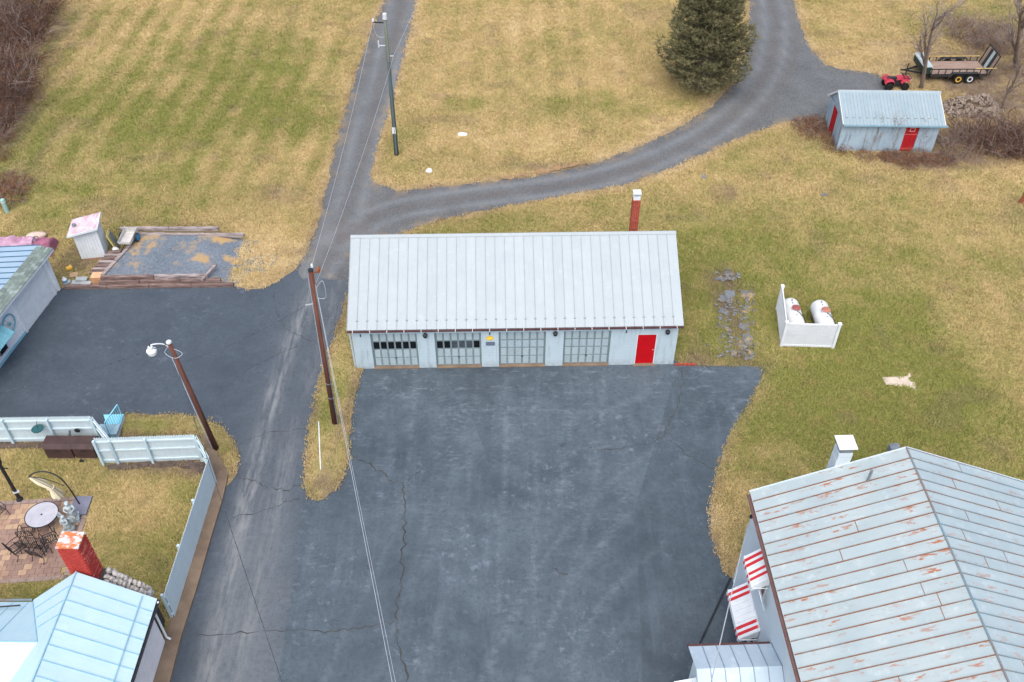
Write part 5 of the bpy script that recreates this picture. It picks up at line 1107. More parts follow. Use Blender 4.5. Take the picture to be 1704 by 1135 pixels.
# ------------------------------------------------------------------ sleeper walls and clutter by the gravel pad
M_TIE = plain('old_sleeper', lin(142, 122, 116), lin(70, 50, 46), 2.0, .95, bump=.6, fine=16, var=.4, streak=(.7, 5, 5)); M_TIEG = plain('grey_sleeper', lin(176, 166, 164), lin(84, 66, 62), 2.0, .95, bump=.6, fine=16, var=.3, streak=(.7, 5, 5))  # timber streaks, contrast raised in the colour to suggest lit tops and dark fronts
def sleepers(label, rows):
    x, y, z = rows[0][0]; t = thing('sleeper_wall', label, 'retaining wall', (x, y, 0)); rr = random.Random(len(rows) + int(x))
    for (x0, y0, z0), (x1, y1), m in rows:
        L = math.hypot(x1 - x0, y1 - y0); n = max(1, round(L / 2.6)); a = math.atan2(y1 - y0, x1 - x0); f = 0
        for i in range(n):
            g = 1 / n if i < n - 1 else 1 - f; cx_, cy_ = x0 + (x1 - x0) * (f + g / 2), y0 + (y1 - y0) * (f + g / 2); f += g
            obj('sleeper', MB().obox((cx_ - x, cy_ - y + rr.uniform(-.03, .03), z0 + .1), (L * g - .03, .2, .19), (rr.uniform(-.03, .03), 0, a + rr.uniform(-.012, .012))), m if rr.random() < .75 else (M_TIEG if m is M_TIE else M_TIE), t)
sleepers('stepped dark sleeper wall between the gravel pad and the black asphalt', [((-24.4, 40.02, 0), (-15.2, 40.18), M_TIE), ((-22.5, 40.2, .2), (-15.9, 40.34), M_TIE), ((-22.4, 40.33, .4), (-16.6, 40.46), M_TIEG)])
sleepers('weathered double sleeper wall along the back of the gravel pad', [((-22.2, 44.28, .3), (-15.4, 44.25), M_TIE), ((-22.6, 44.62, .5), (-16.9, 44.6), M_TIEG)])
sleepers('single pale sleeper along the left end of the gravel pad', [((-22.38, 40.5, .36), (-21.62, 43.2), M_TIEG)])
st = thing('sleeper_stack', 'loose grey sleepers stepping up beside the small white shed', 'sleepers', (-22.9, 41.2, 0))
for i in range(7): obj('sleeper', MB().obox((-.1 + i * .1, .05 + i * .26, .08 + .035 * i), (.85, .2, .16), (0, 0, R(6 + random.uniform(-5, 5)))), M_TIEG if i % 2 else M_TIE, st)
st = thing('timber_offcut', 'short timber offcut lying on the straw end of the gravel pad wall', 'timber', (-16.6, 40.75, .46), R(70)); obj('beam', MB().box(-.7, .7, -.07, .07, 0, .12), M_TIEG, st)
# garden cart
ct = thing('garden_cart', 'small grey tipping garden cart with blue wheels on the gravel pad', 'cart', (-21.75, 43.55, pad_z(np.array([-21.7]), np.array([43.5]))[0]), R(-4))
M_CART = plain('galvanised_tray', lin(196, 194, 190), lin(170, 168, 166), 4, .6); M_BLUE = plain('blue_wheel', lin(16, 132, 186), lin(10, 112, 166), 4, .5)
tr_ = MB().box(-.36, .36, -.6, .55, .28, .3)
for x in (-.36, .34): tr_.prism([(x, -.62, .3), (x, .55, .3), (x, .58, .62), (x, -.7, .46)], (.02, 0, 0))
tr_.box(-.34, .34, .53, .55, .3, .62); tr_.box(-.34, .34, -.62, -.6, .3, .44); obj('tray', tr_, M_CART, ct)
for sx in (-1, 1):
    wl_ = obj('wheel', MB().lathe([(.05, -.05), (.25, -.05), (.27, 0), (.25, .05), (.05, .05)], (sx * .46, .1, .27), 14, 'x'), M_DKMET, ct); obj('rim', MB().lathe([(.02, -.055), (.2, -.055), (.2, .055), (.02, .055)], (sx * .465, .1, .27), 12, 'x'), M_BLUE, wl_)
obj('axle', MB().tube([(-.44, .1, .27), (.44, .1, .27)], .02, 5), M_DKMET, ct); obj('drawbar', MB().beam((0, -.6, .26), (-.1, -1.15, .12), .05), M_DKMET, ct)
# tarpaulin heap
tp = thing('tarpaulin_heap', 'faded purple tarpaulin draped over a long heap behind the workshop', 'tarpaulin', (-27.9, 43.3, 0), R(2))
M_TARP = plain('faded_purple_tarp', lin(186, 154, 178), lin(148, 102, 122), 1.6, .6, bump=.3, fine=14); M_TARP2 = plain('magenta_tarp', lin(158, 98, 122), lin(128, 78, 98), 2.5, .6, bump=.3, fine=14)
def drape(x0, x1, hw, hz, seed, nx=28, ny=14):
    mb = MB(); vs = []
    for i in range(nx + 1):
        for j in range(ny + 1):
            s = i / nx; t = j / ny * 2 - 1; x = x0 + (x1 - x0) * s; prof = max(0, 1 - abs(t) ** 2.6) * min(1, (s * (1 - s) * 14) ** .5)
            f = float(vnoise(np.array([x * 1.0]), np.array([t * 2.0 + seed * 9]), .32, seed)[0]); vs.append((x, t * hw * (1 + .1 * math.sin(s * 9 + seed)) + .05 * math.sin(x * 11), hz * prof * (.82 + .3 * f) + .03 + .07 * f * (1 - prof)))
    mb.add(vs, [(i * (ny + 1) + j, i * (ny + 1) + j + 1, (i + 1) * (ny + 1) + j + 1, (i + 1) * (ny + 1) + j) for i in range(nx) for j in range(ny)]); return mb
obj('long_cover', drape(-1.6, 1.0, .62, .85, 3), M_TARP, tp, smooth=True); obj('bunched_end', drape(.75, 1.85, .68, .7, 5, 18, 14), M_TARP2, tp)
obj('rope', MB().tube(smooth_line([(.85, -.66, .03), (.86, -.4, .7), (.88, 0, .88), (.9, .4, .7), (.9, .66, .03)], 4), .02, 5), M_DKMET, tp)
bd = thing('cushion', 'pale stained cushion lying on the grass behind the tarpaulin', 'cushion', (-27.5, 44.45, .0), R(10)); obj('pad', MB().lump((0, 0, .22), (.6, .3, .2), 2, .06, 3), plain('stained_canvas', lin(206, 188, 176), lin(178, 158, 144), 6, .9), bd, smooth=True)
bk = thing('bucket', 'yellow plastic bucket lying by the small white shed', 'bucket', (-24.65, 41.55, .16), R(40)); b = MB().lathe([(.12, -.15), (.16, .15), (.14, .15), (.1, -.12)], (0, 0, 0), 10, 'x'); obj('shell', b, plain('yellow_plastic', lin(212, 164, 62), rough=.5), bk); obj('handle', MB().tube(smooth_line([(.15, -.15, 0), (.3, 0, .02), (.15, .15, 0)], 4), .01, 4), M_STEEL, bk)
bo = thing('board_offcut', 'square tan board lying on the grass by the small white shed', 'board', (-24.25, 41.1, .05), R(12)); obj('panel', MB().box(-.22, .22, -.2, .2, 0, .03), plain('tan_board', lin(186, 154, 128), rough=.9), bo)
bx2 = thing('cardboard_box', 'closed tan cardboard box beside the sleeper wall', 'box', (-22.72, 40.6, .03), R(3)); obj('carton', MB().box(-.3, .3, -.25, .25, 0, .42), plain('cardboard', lin(196, 150, 112), lin(176, 132, 98), 4, .9), bx2); obj('flap', MB().box(-.29, .29, -.245, -.004, .422, .43).box(-.29, .29, .004, .245, .422, .43), plain('cardboard_light', lin(214, 172, 134), rough=.9), bx2)
mt = thing('rubber_mat', 'black rubber mat beside the cardboard box', 'mat', (-22.5, 41.15, .1), R(10)); obj('mat', MB().box(-.3, .3, -.25, .25, 0, .05), M_DKMET, mt)
sb_ = thing('stone_slabs', 'loose pale grey slabs stacked at the foot of the sleeper wall', 'slabs', (-23.6, 40.4, 0))
for i, (dx, dy, wx, wy, z, a) in enumerate(((-.25, 0, .55, .35, 0, 5), (.3, -.05, .5, .3, 0, -6), (.0, .15, .6, .3, .13, 3), (-.8, .05, .35, .25, 0, 20))): obj('slab', MB().obox((dx, dy, z + .07), (wx, wy, .12), (0, .03, R(a))), plain('slab_stone', lin(168, 174, 176), lin(140, 146, 148), 5, .9, bump=.4) if i == 0 else bpy.data.materials['slab_stone'], sb_)
ja = thing('plastic_jug', 'blue and white plastic jug at the corner of the workshop', 'jug', (-24.5, 40.45, 0)); obj('bottle', MB().lathe([(.12, 0), (.13, .05), (.13, .28), (.05, .38), (.05, .42)], (0, 0, 0), 10), M_WHITE, ja); obj('label_band', MB().lathe([(.133, .08), (.133, .22)], (0, 0, 0), 10), M_BLUE, ja)
ml = thing('lean_to_clutter', 'yellow edged sheets leaning on the right side of the small white shed', 'sheets', (-22.72, 43.5, 0), R(10)); obj('sheet', MB().obox((0, 0, .6), (.05, .6, 1.1), (0, R(-14), 0)), plain('yellow_sheet', lin(222, 206, 132), rough=.8), ml); obj('sheet', MB().obox((.12, .1, .55), (.04, .5, 1.0), (0, R(-17), 0)), M_STEEL, ml); obj('bag', MB().lump((.15, -.45, .22), (.2, .18, .22), 2, .1, 5), M_WHITE, ml)
pb = G(13, 354); up_ = thing('utility_pedestal', 'pale green utility pedestal in the grass at the left edge', 'pedestal', tuple(pb)); obj('housing', MB().lathe([(.13, 0), (.13, .8), (.14, .81), (.14, .95), (.06, 1.0)], (0, 0, 0), 12), plain('pale_green_plastic', lin(150, 186, 178), lin(136, 172, 166), 5, .6), up_); obj('cap_ring', MB().lathe([(.15, .78), (.15, .83)], (0, 0, 0), 12), M_PORC, up_)
rd = G(534, 783); r2 = G(531, 705); mk = thing('marker_rod', 'thin white plastic rod lying on the tip of the grass island', 'rod', tuple(rd), 0); d = r2 - rd
obj('rod', MB().tube([(0, 0, .12), d + Vector((0, 0, .14))], .028, 6), M_WHITE, mk); obj('socket', MB().tube([(0, 0, .12), d * -.03 + Vector((0, 0, .05))], .04, 6), M_STEEL, mk)
sl_ = [Vector((p.x, p.y, 0)) for p in GL([(1467, 629), (1508, 627), (1513, 621), (1521, 636), (1526, 652), (1516, 646), (1474, 641)])]; o_ = sl_[0]
bs = thing('concrete_slab', 'irregular pale concrete slab lying flush in the lawn', 'slab', tuple(o_)); obj('slab', MB().prism([p - o_ for p in sl_], (0, 0, .06)), plain('pale_slab', lin(206, 192, 174), lin(178, 164, 150), 3, .9, bump=.4), bs)
for (u, v), lb, s in (((770, 225), 'flat white marker stone in the dry field right of the grey pole', (.34, .2, .12)), ((714, 286), 'round white stone at the edge of the field by the lane fork', (.22, .2, .2))):
    p = G(u, v); tag(obj('field_stone', MB().lump((0, 0, .06), s, 2, .12, u), M_WHITE, None, tuple(p)), lb, 'stone')
pm = G(1697, 338); ps = thing('gate_post', 'rust brown timber post at the right edge of the lawn', 'post', tuple(pm)); obj('post', MB().tube([(0, 0, -.1), (.12, 0, .75)], .13, 9), M_RUST, ps); obj('post_top', MB().tube([(.12, 0, .75), (.125, 0, .78)], .135, 9), M_TIE, ps)
# ------------------------------------------------------------------ utility trailer and quad bike
M_TRL = plain('black_trailer_steel', lin(42, 46, 48), lin(62, 56, 52), 4, .6); M_DECK = plain('worn_deck', lin(162, 142, 130), lin(136, 112, 98), 2.5, .9, bump=.4, streak=(.6, 5, 5), var=.25)
M_TYRE = plain('tyre_rubber', lin(34, 34, 36), lin(26, 26, 28), 9, .9); M_RIMY = plain('yellow_rim', lin(214, 170, 62), rough=.5); M_RIMW = plain('white_rim', lin(206, 208, 208), rough=.5); M_BOXG = plain('green_box', lin(42, 66, 60), lin(32, 52, 48), 4, .5); M_BOXL = plain('pale_box_lid', lin(178, 192, 192), lin(156, 170, 170), 3, .5); M_RAILY = plain('yellow_rail', lin(196, 172, 108), lin(150, 128, 84), 5, .7)
t = thing('utility_trailer', 'black flatbed trailer with a ramp gate and one yellow and one white wheel', 'trailer', (29.85, 62.75, 0), R(1)); TL, TWd = 4.1, 2.0
for i in range(9): obj('deck_board', MB().box(.02, TL - .02, .06 + i * .21, .06 + i * .21 + .2, .62, .66), M_DECK, t)
obj('frame', MB().box(0, TL, 0, .055, .44, .66).box(0, TL, TWd - .055, TWd, .44, .66).box(0, .06, .055, TWd - .055, .44, .615).box(TL - .06, TL, .055, TWd - .055, .44, .615).box(1.3, 1.4, .055, TWd - .055, .44, .615).box(2.7, 2.8, .055, TWd - .055, .44, .615), M_TRL, t)
for y in (.02, TWd - .02):
    obj('side_rail', MB().box(-.02, TL + .05, y - .03, y + .03, 1.0, 1.06), M_TRL if y < 1 else M_RAILY, t)
    for i in range(9): obj('stake', MB().box(i * TL / 8.2, i * TL / 8.2 + .05, y - .025, y + .025, .66, 1.0), M_TRL, t)
obj('rail_cap', MB().box(3.1, TL + .5, -.03, .07, 1.065, 1.09), M_RAILY, t)
obj('front_rail', MB().box(-.03, .03, .05, TWd - .05, 1.0, 1.06).box(-.02, .02, .05, TWd - .05, .66, .72), M_TRL, t)
for i, (x, m) in enumerate(((2.0, M_RIMY), (2.83, M_RIMW))):
    for y in (-.14, TWd + .14):
        wl_ = obj('wheel', MB().lathe([(.2, -.1), (.34, -.1), (.37, -.05), (.37, .05), (.34, .1), (.2, .1)], (x, y, .37), 18, 'y'), M_TYRE, t); obj('rim', MB().lathe([(.04, -.09 if y < 0 else .09), (.21, -.11 if y < 0 else .11), (.23, -.06 if y < 0 else .06)], (x, y, .37), 14, 'y'), m, wl_)
for y in (-.14, TWd + .14): obj('mudguard', MB().box(1.5, 3.3, y - .14, y + .14, .8, .83).prism([(1.5, y - .14, .83), (1.5, y + .14, .83), (1.25, y + .14, .5), (1.25, y - .14, .5)], (.02, 0, 0)).prism([(3.3, y - .14, .83), (3.3, y + .14, .83), (3.5, y + .14, .5), (3.5, y - .14, .5)], (-.02, 0, 0)), M_TRL, t)
obj('drawbar', MB().beam((0, .25, .5), (-1.5, TWd / 2, .5), .1).beam((0, TWd - .25, .5), (-1.5, TWd / 2, .5), .1).beam((-1.45, TWd / 2, .5), (-1.8, TWd / 2, .52), .09), M_TRL, t)
obj('jack', MB().tube([(-1.35, TWd / 2, .0), (-1.35, TWd / 2, 1.0)], .04, 7).tube([(-1.35, TWd / 2, .95), (-1.2, TWd / 2, 1.0)], .015, 4), M_TRL, t)
tbx = obj('toolbox', MB().prism([(-.62, -.05, .72), (-.12, -.05, .72), (-.05, -.05, 1.22), (-.62, -.05, 1.22)], (0, TWd + .1, 0)), M_BOXG, t); obj('lid', MB().prism([(-.66, -.08, 1.222), (-.02, -.08, 1.222), (-.04, -.08, 1.3), (-.6, -.08, 1.3)], (0, TWd + .16, 0)), M_BOXL, tbx); obj('latch', MB().box(-.34, -.24, .9, 1.1, 1.301, 1.35), M_DKMET, tbx)
gate = obj('ramp_gate', MB().beam((TL + .08, .05, .5), (TL + .5, .05, 1.95), .06).beam((TL + .08, TWd - .05, .5), (TL + .5, TWd - .05, 1.95), .06).beam((TL + .5, .05, 1.95), (TL + .5, TWd - .05, 1.95), .06), M_TRL, t)
for i in range(5): 
    y = .12 + i * .36; obj('ramp_board', MB().prism([(TL + .12, y, .62), (TL + .47, y, 1.86), (TL + .47, y + .32, 1.86), (TL + .12, y + .32, .62)], (.03, 0, -.01)), (M_DECK, M_TRL, M_BOXL, M_TRL, M_DECK)[i], gate)
for sx in (-1, 1): obj('tail_lamp', MB().box(TL, TL + .04, TWd / 2 + sx * .85 - .07, TWd / 2 + sx * .85 + .07, .5, .6), M_RED, t)
M_PINKP = plain('faded_red_plastic', lin(192, 66, 82), lin(168, 52, 68), 4, .45); M_SEATB = plain('black_vinyl', lin(50, 50, 54), rough=.5)
q = thing('quad_bike', 'faded red quad bike parked on the gravel behind the block shed', 'quad bike', (26.3, 62.0, 0), R(2))
q.scale = (.9, .9, .9)
obj('chassis', MB().box(.35, 1.6, -.2, .2, .32, .5).box(.7, 1.2, -.24, .24, .3, .62), M_DKMET, q)
def fender(x0, x1, nm):
    m = MB()
    for sx in (-1, 1):
        pr = [(x0, .62), (x0 + .12, .8), ((x0 + x1) / 2, .88), (x1 - .12, .8), (x1, .58)]
        for (xa, za), (xb, zb) in zip(pr[:-1], pr[1:]): m.prism([(xa, sx * .22, za), (xb, sx * .22, zb), (xb, sx * .56, zb - .05), (xa, sx * .56, za - .05)], (0, 0, .03))
    return obj(nm, m, M_PINKP, q)
fender(.0, .78, 'rear_fender'); fender(1.28, 2.0, 'front_fender')
obj('tail_cowl', MB().prism([(-.05, -.2, .8), (.5, -.2, .86), (.5, -.2, .7), (0, -.2, .7)], (0, .4, 0)), M_PINKP, q)
obj('fuel_tank', MB().prism([(.95, -.16, .72), (1.4, -.2, .78), (1.62, -.18, .96), (1.3, -.13, 1.02), (1.0, -.1, .92)], (0, .34, 0)), M_PINKP, q)
obj('seat', MB().prism([(.22, -.16, .84), (1.0, -.14, .82), (1.05, -.12, .9), (.7, -.15, .92), (.25, -.16, .96)], (0, .31, 0)), M_SEATB, q)
obj('nose_cowl', MB().prism([(1.5, -.22, .8), (2.05, -.18, .72), (2.08, -.16, .85), (1.6, -.2, .98)], (0, .4, 0)), M_PINKP, q); obj('rack', MB().beam((1.5, -.4, 1.0), (2.05, -.4, .98), .03).beam((1.5, .4, 1.0), (2.05, .4, .98), .03).beam((2.05, -.4, .98), (2.05, .4, .98), .03).beam((1.5, -.4, 1.0), (1.5, .4, 1.0), .03).beam((1.78, -.4, .99), (1.78, .4, .99), .03), M_DKMET, q)
obj('rear_rack', MB().beam((-.05, -.38, .98), (.4, -.38, .98), .03).beam((-.05, .38, .98), (.4, .38, .98), .03).beam((-.05, -.38, .98), (-.05, .38, .98), .03).beam((.18, -.38, .98), (.18, .38, .98), .03), M_PINKP, q)
obj('handlebar', MB().tube([(1.35, -.42, 1.12), (1.45, -.2, 1.14), (1.48, 0, 1.08), (1.45, .2, 1.14), (1.35, .42, 1.12)], .022, 6).tube([(1.48, 0, 1.08), (1.58, 0, .8)], .03, 6), M_DKMET, q)
for sx in (-1, 1): obj('headlight', MB().lathe([(.05, 0), (.07, .03), (.02, .05)], (2.06, sx * .12, .8), 8, 'x'), M_PORC, q)
for x in (.38, 1.66):
    for y in (-.44, .44):
        wl_ = obj('wheel', MB().lathe([(.14, -.13), (.27, -.13), (.31, -.07), (.31, .07), (.27, .13), (.14, .13)], (x, y, .31), 16, 'y'), M_TYRE, q); obj('rim', MB().lathe([(.03, -.12), (.15, -.12), (.15, .12), (.03, .12)], (x, y, .31), 10, 'y'), M_DKMET, wl_)

# ------------------------------------------------------------------ rubble heap
M_RUB = plain('rubble_stone', lin(166, 150, 136), lin(92, 80, 72), 3.4, .95, bump=.5, var=.9)
ru = thing('rubble_heap', 'heap of split stones and old masonry to the right of the block shed', 'stone pile', (31.4, 58.9, 0))
stm = [MB().lump((0, 0, 0), (.2 * a, .13 * b, .11), 1, .25, s).mesh('stone', M_RUB) for s, (a, b) in enumerate(((1, 1), (1.5, .8), (.8, 1.2), (1.2, 1.1), (1.8, .7)))]
rr = random.Random(21)
def heap_h(x, y): return max(0, .95 * math.exp(-((x + .5) / .9) ** 2 - (y / .8) ** 2) + .95 * math.exp(-((x - 1.0) / .75) ** 2 - ((y - .2) / .9) ** 2) - .08)
for i in range(290):
    for _ in range(20):
        x, y = rr.uniform(-2.1, 2.2), rr.uniform(-1.5, 1.6)
        if heap_h(x, y) > .02 or rr.random() < .06: break
    sc_k = rr.uniform(.45, 1.35); o = obj('stone', stm[rr.randrange(5)], None, ru, (x, y, heap_h(x, y) * rr.uniform(.85, 1.05) + .05), (rr.uniform(-1.2, 1.2), rr.uniform(-1.2, 1.2), rr.uniform(0, 6.3))); o.scale = (sc_k, sc_k, sc_k)
cm = MB(); vs = [(x * .22, y * .22, max(-.05, heap_h(x * .22, y * .22) - .1)) for y in range(-8, 9) for x in range(-11, 12)]
cm.add(vs, [(j * 23 + i, j * 23 + i + 1, (j + 1) * 23 + i + 1, (j + 1) * 23 + i) for j in range(16) for i in range(22)]); obj('soil_core', cm, plain('heap_soil', lin(96, 78, 64), rough=.95), ru)

# ------------------------------------------------------------------ vegetation
M_BARK = plain('grey_bark', lin(142, 126, 112), lin(108, 94, 84), 3, .95, bump=.5); M_TWIG = plain('dry_twig', lin(112, 96, 88), lin(88, 72, 64), 2, .95, bump=0); M_TWIGG = plain('grey_twig', lin(148, 134, 126), lin(120, 104, 98), 2, .95, bump=0); M_BRAM = plain('bramble_stem', lin(98, 74, 62), lin(74, 54, 48), 1.5, .95, bump=0); M_LITTER = plain('russet_leaf', lin(140, 96, 66), lin(112, 74, 52), 2, .95, bump=0)
def stem(mb, rr, p, d, L, r, depth, n=3, droop=0.0, mi=0, spread=.5):
    p = Vector(p); d = Vector(d).normalized(); pts = [p.copy()]; seg = 4 if depth > 0 else 3
    for i in range(seg):
        d = (d + Vector((rr.gauss(0, .16), rr.gauss(0, .16), rr.gauss(0, .1) - droop))).normalized(); p = p + d * L / seg; pts.append(p.copy())
        if depth > 0 and i > 0:
            for _ in range(rr.choice((1, 1, 2))):
                e = (d + Vector((rr.gauss(0, spread), rr.gauss(0, spread), rr.gauss(.05, spread * .6)))).normalized(); stem(mb, rr, p, e, L * rr.uniform(.4, .65), r * .5, depth - 1, 3, droop, mi, spread)
    mb.tube(pts, [r * (1 - .8 * i / seg) for i in range(seg + 1)], n, False, mi)
def shrub_meshes(nm, nvar, n, Rr, Hh, r, mats, leaves=0, depth=1, droop=.12):
    out = []
    for k in range(nvar):
        rr = random.Random(k * 7 + n); mb = MB()
        for i in range(n):
            a = rr.uniform(0, 6.283); q = rr.random() ** .5 * Rr * .55
            stem(mb, rr, (math.cos(a) * q, math.sin(a) * q, 0), (math.cos(a) * rr.uniform(.1, 1), math.sin(a) * rr.uniform(.1, 1), 1.0), Hh * rr.uniform(.6, 1.15), r, depth, 3, droop, 0 if rr.random() < .7 else 1)
        for i in range(leaves):
            a = rr.uniform(0, 6.283); q = rr.random() ** .5 * Rr; z = Hh * rr.uniform(.02, .85) * (1 - .5 * (q / Rr) ** 2); s = rr.uniform(.03, .07)
            c = Vector((math.cos(a) * q, math.sin(a) * q, z)); u = Vector((rr.gauss(0, 1), rr.gauss(0, 1), rr.gauss(0, 1))).normalized() * s; v = Vector((rr.gauss(0, 1), rr.gauss(0, 1), rr.gauss(0, 1))).normalized() * s
            mb.add([c - u, c + v, c + u], [(0, 1, 2)], 2)
        out.append(mb.mesh(nm, mats))
    return out
SHR = shrub_meshes('bramble', 4, 80, 1.5, 1.7, .022, [M_BRAM, M_TWIGG, M_LITTER], 450)
SHG = shrub_meshes('grey_brush', 3, 70, 1.3, 1.2, .014, [M_TWIGG, M_TWIG, M_LITTER], 250)
SHL = shrub_meshes('low_brush', 3, 60, .9, .6, .010, [M_TWIG, M_TWIGG, M_LITTER], 500, droop=.2)
rr = random.Random(99)
def plant(nm, meshes, px, label, cat, group, smin=.85, smax=1.15):
    for i, (u, v) in enumerate(px):
        p = G(u, v); o = obj(nm, meshes[i % len(meshes)], None, None, tuple(p), (0, 0, rr.uniform(0, 6.28))); s = rr.uniform(smin, smax); o.scale = (s, s, s * rr.uniform(.9, 1.1)); tag(o, label, cat, group)
plant('bramble_shrub', SHR, [(10, 45), (45, 35), (72, 22), (20, 85), (55, 70), (5, 120), (38, 112), (20, 150), (-10, 160), (12, 185), (30, 165), (-5, 215), (30, -10), (65, -15), (90, -10), (-25, 30), (-30, 90), (-35, 140), (8, 20), (60, 48), (-5, 60), (30, 60), (0, 0)], 'dark brown bramble shrub in the thicket filling the upper left corner', 'shrub', 'shrubs of the upper left thicket', 1.0, 1.35)
plant('grey_brush', SHG, [(22, 165), (8, 200), (30, 150), (-8, 240)], 'grey bare brush along the lower fringe of the upper left thicket', 'shrub', 'grey brush by the upper left thicket', .8, 1.1)
plant('low_brush', SHL, [(5, 232), (2, 262), (10, 300), (28, 312), (2, 318), (20, 332)], 'low brown scrub at the left edge above the green pedestal', 'shrub', 'low scrub at the left edge', .9, 1.3)
plant('bramble_shrub', SHR, [(1630, 250), (1662, 255), (1690, 250), (1615, 232), (1648, 235), (1680, 230), (1720, 245), (1706, 262)], 'russet and brown bramble bush below the rubble heap right of the block shed', 'shrub', 'brambles right of the block shed', .75, 1.0)
plant('grey_brush', SHG, [(1590, 245), (1600, 225), (1585, 262), (1575, 238)], 'grey brush between the block shed and the russet brambles', 'shrub', 'grey brush beside the shed', .8, 1.05)
plant('grey_brush', SHG, [(1618, 75), (1640, 82), (1660, 70), (1600, 62), (1680, 88), (1690, 60), (1620, 50), (1650, 50), (1590, 45), (1702, 120)], 'grey brush in the tangle behind the flatbed trailer', 'shrub', 'grey brush behind the trailer', .8, 1.2)
plant('low_brush', SHL, [(1350, 225), (1372, 215), (1385, 235), (1360, 205), (1392, 248), (1340, 212)], 'low leafless scrub at the left end of the block shed', 'shrub', 'scrub left of the shed', .8, 1.2)
plant('low_brush', SHL, [(1440, 262), (1475, 264), (1505, 268), (1525, 262), (1545, 270), (1510, 275), (1570, 268), (1480, 262)], 'low brown scrub along the foot of the red front door wall', 'shrub', 'scrub in front of the shed', .7, 1.1)
def bare_tree(label, base, tip, seed, r, h, forks, lean=None, mat=M_BARK, nm='bare_tree'):
    b = G(*base); t = thing(nm, label, 'tree', tuple(b)); rr = random.Random(seed)
    d = G(tip[0], tip[1], h) - b
    trunk = smooth_line([(0, 0, -.1), d * .3 + Vector((rr.gauss(0, .08), rr.gauss(0, .08), 0)), d * .62 + Vector((rr.gauss(0, .1), rr.gauss(0, .1), 0)), d], 4); n = len(trunk)
    mb = MB().tube(trunk, [r * (1 - .72 * i / (n - 1)) for i in range(n)], 8); obj('trunk', mb, mat, t, smooth=True)
    lim = MB(); tw = MB()
    for i in range(forks):
        k = rr.uniform(.35, 1.0); p = trunk[int(k * (n - 1))]; a = rr.uniform(0, 6.283); e = Vector((math.cos(a), math.sin(a), rr.uniform(.6, 1.6)))
        L = h * rr.uniform(.25, .42); ee = e.normalized(); pts = [p]; 
        for s_ in range(4):
            ee = (ee + Vector((rr.gauss(0, .18), rr.gauss(0, .18), .12))).normalized(); pts.append(pts[-1] + ee * L / 4)
            for _ in range(3): stem(tw, rr, pts[-1], ee + Vector((rr.gauss(0, .6), rr.gauss(0, .6), rr.gauss(.1, .4))), L * rr.uniform(.25, .5), r * .14, 1, 3, 0, 0, .5)
        lim.tube(pts, [r * .42 * (1 - .7 * s_ / 4) for s_ in range(5)], 6, False)
    obj('limbs', lim, mat, t, stuff=True); obj('twigs', tw, M_TWIGG, t, stuff=True); return t
bare_tree('bare grey tree rising in front of the flatbed trailer by the quad bike', (1533, 146), (1556, 30), 4, .17, 6.2, 11)
bare_tree('slender bare tree leaning up at the right end of the rubble heap', (1667, 182), (1700, 105), 8, .11, 4.2, 8)
bare_tree('stout bare tree at the far right edge behind the trailer ramp', (1693, 112), (1698, 20), 12, .24, 6.0, 14)
for i, (b_, tp_, lb, h) in enumerate((((1449, 258), (1462, 205), 'thin sapling at the left before the block shed front wall', 2.1), ((1480, 262), (1497, 205), 'thin sapling near the middle of the block shed front wall', 2.3), ((1530, 265), (1548, 212), 'thin sapling beside the red plank door of the block shed', 2.0))):
    bare_tree(lb, b_, tp_, 30 + i, .025, h, 9, mat=M_TWIGG, nm='sapling')

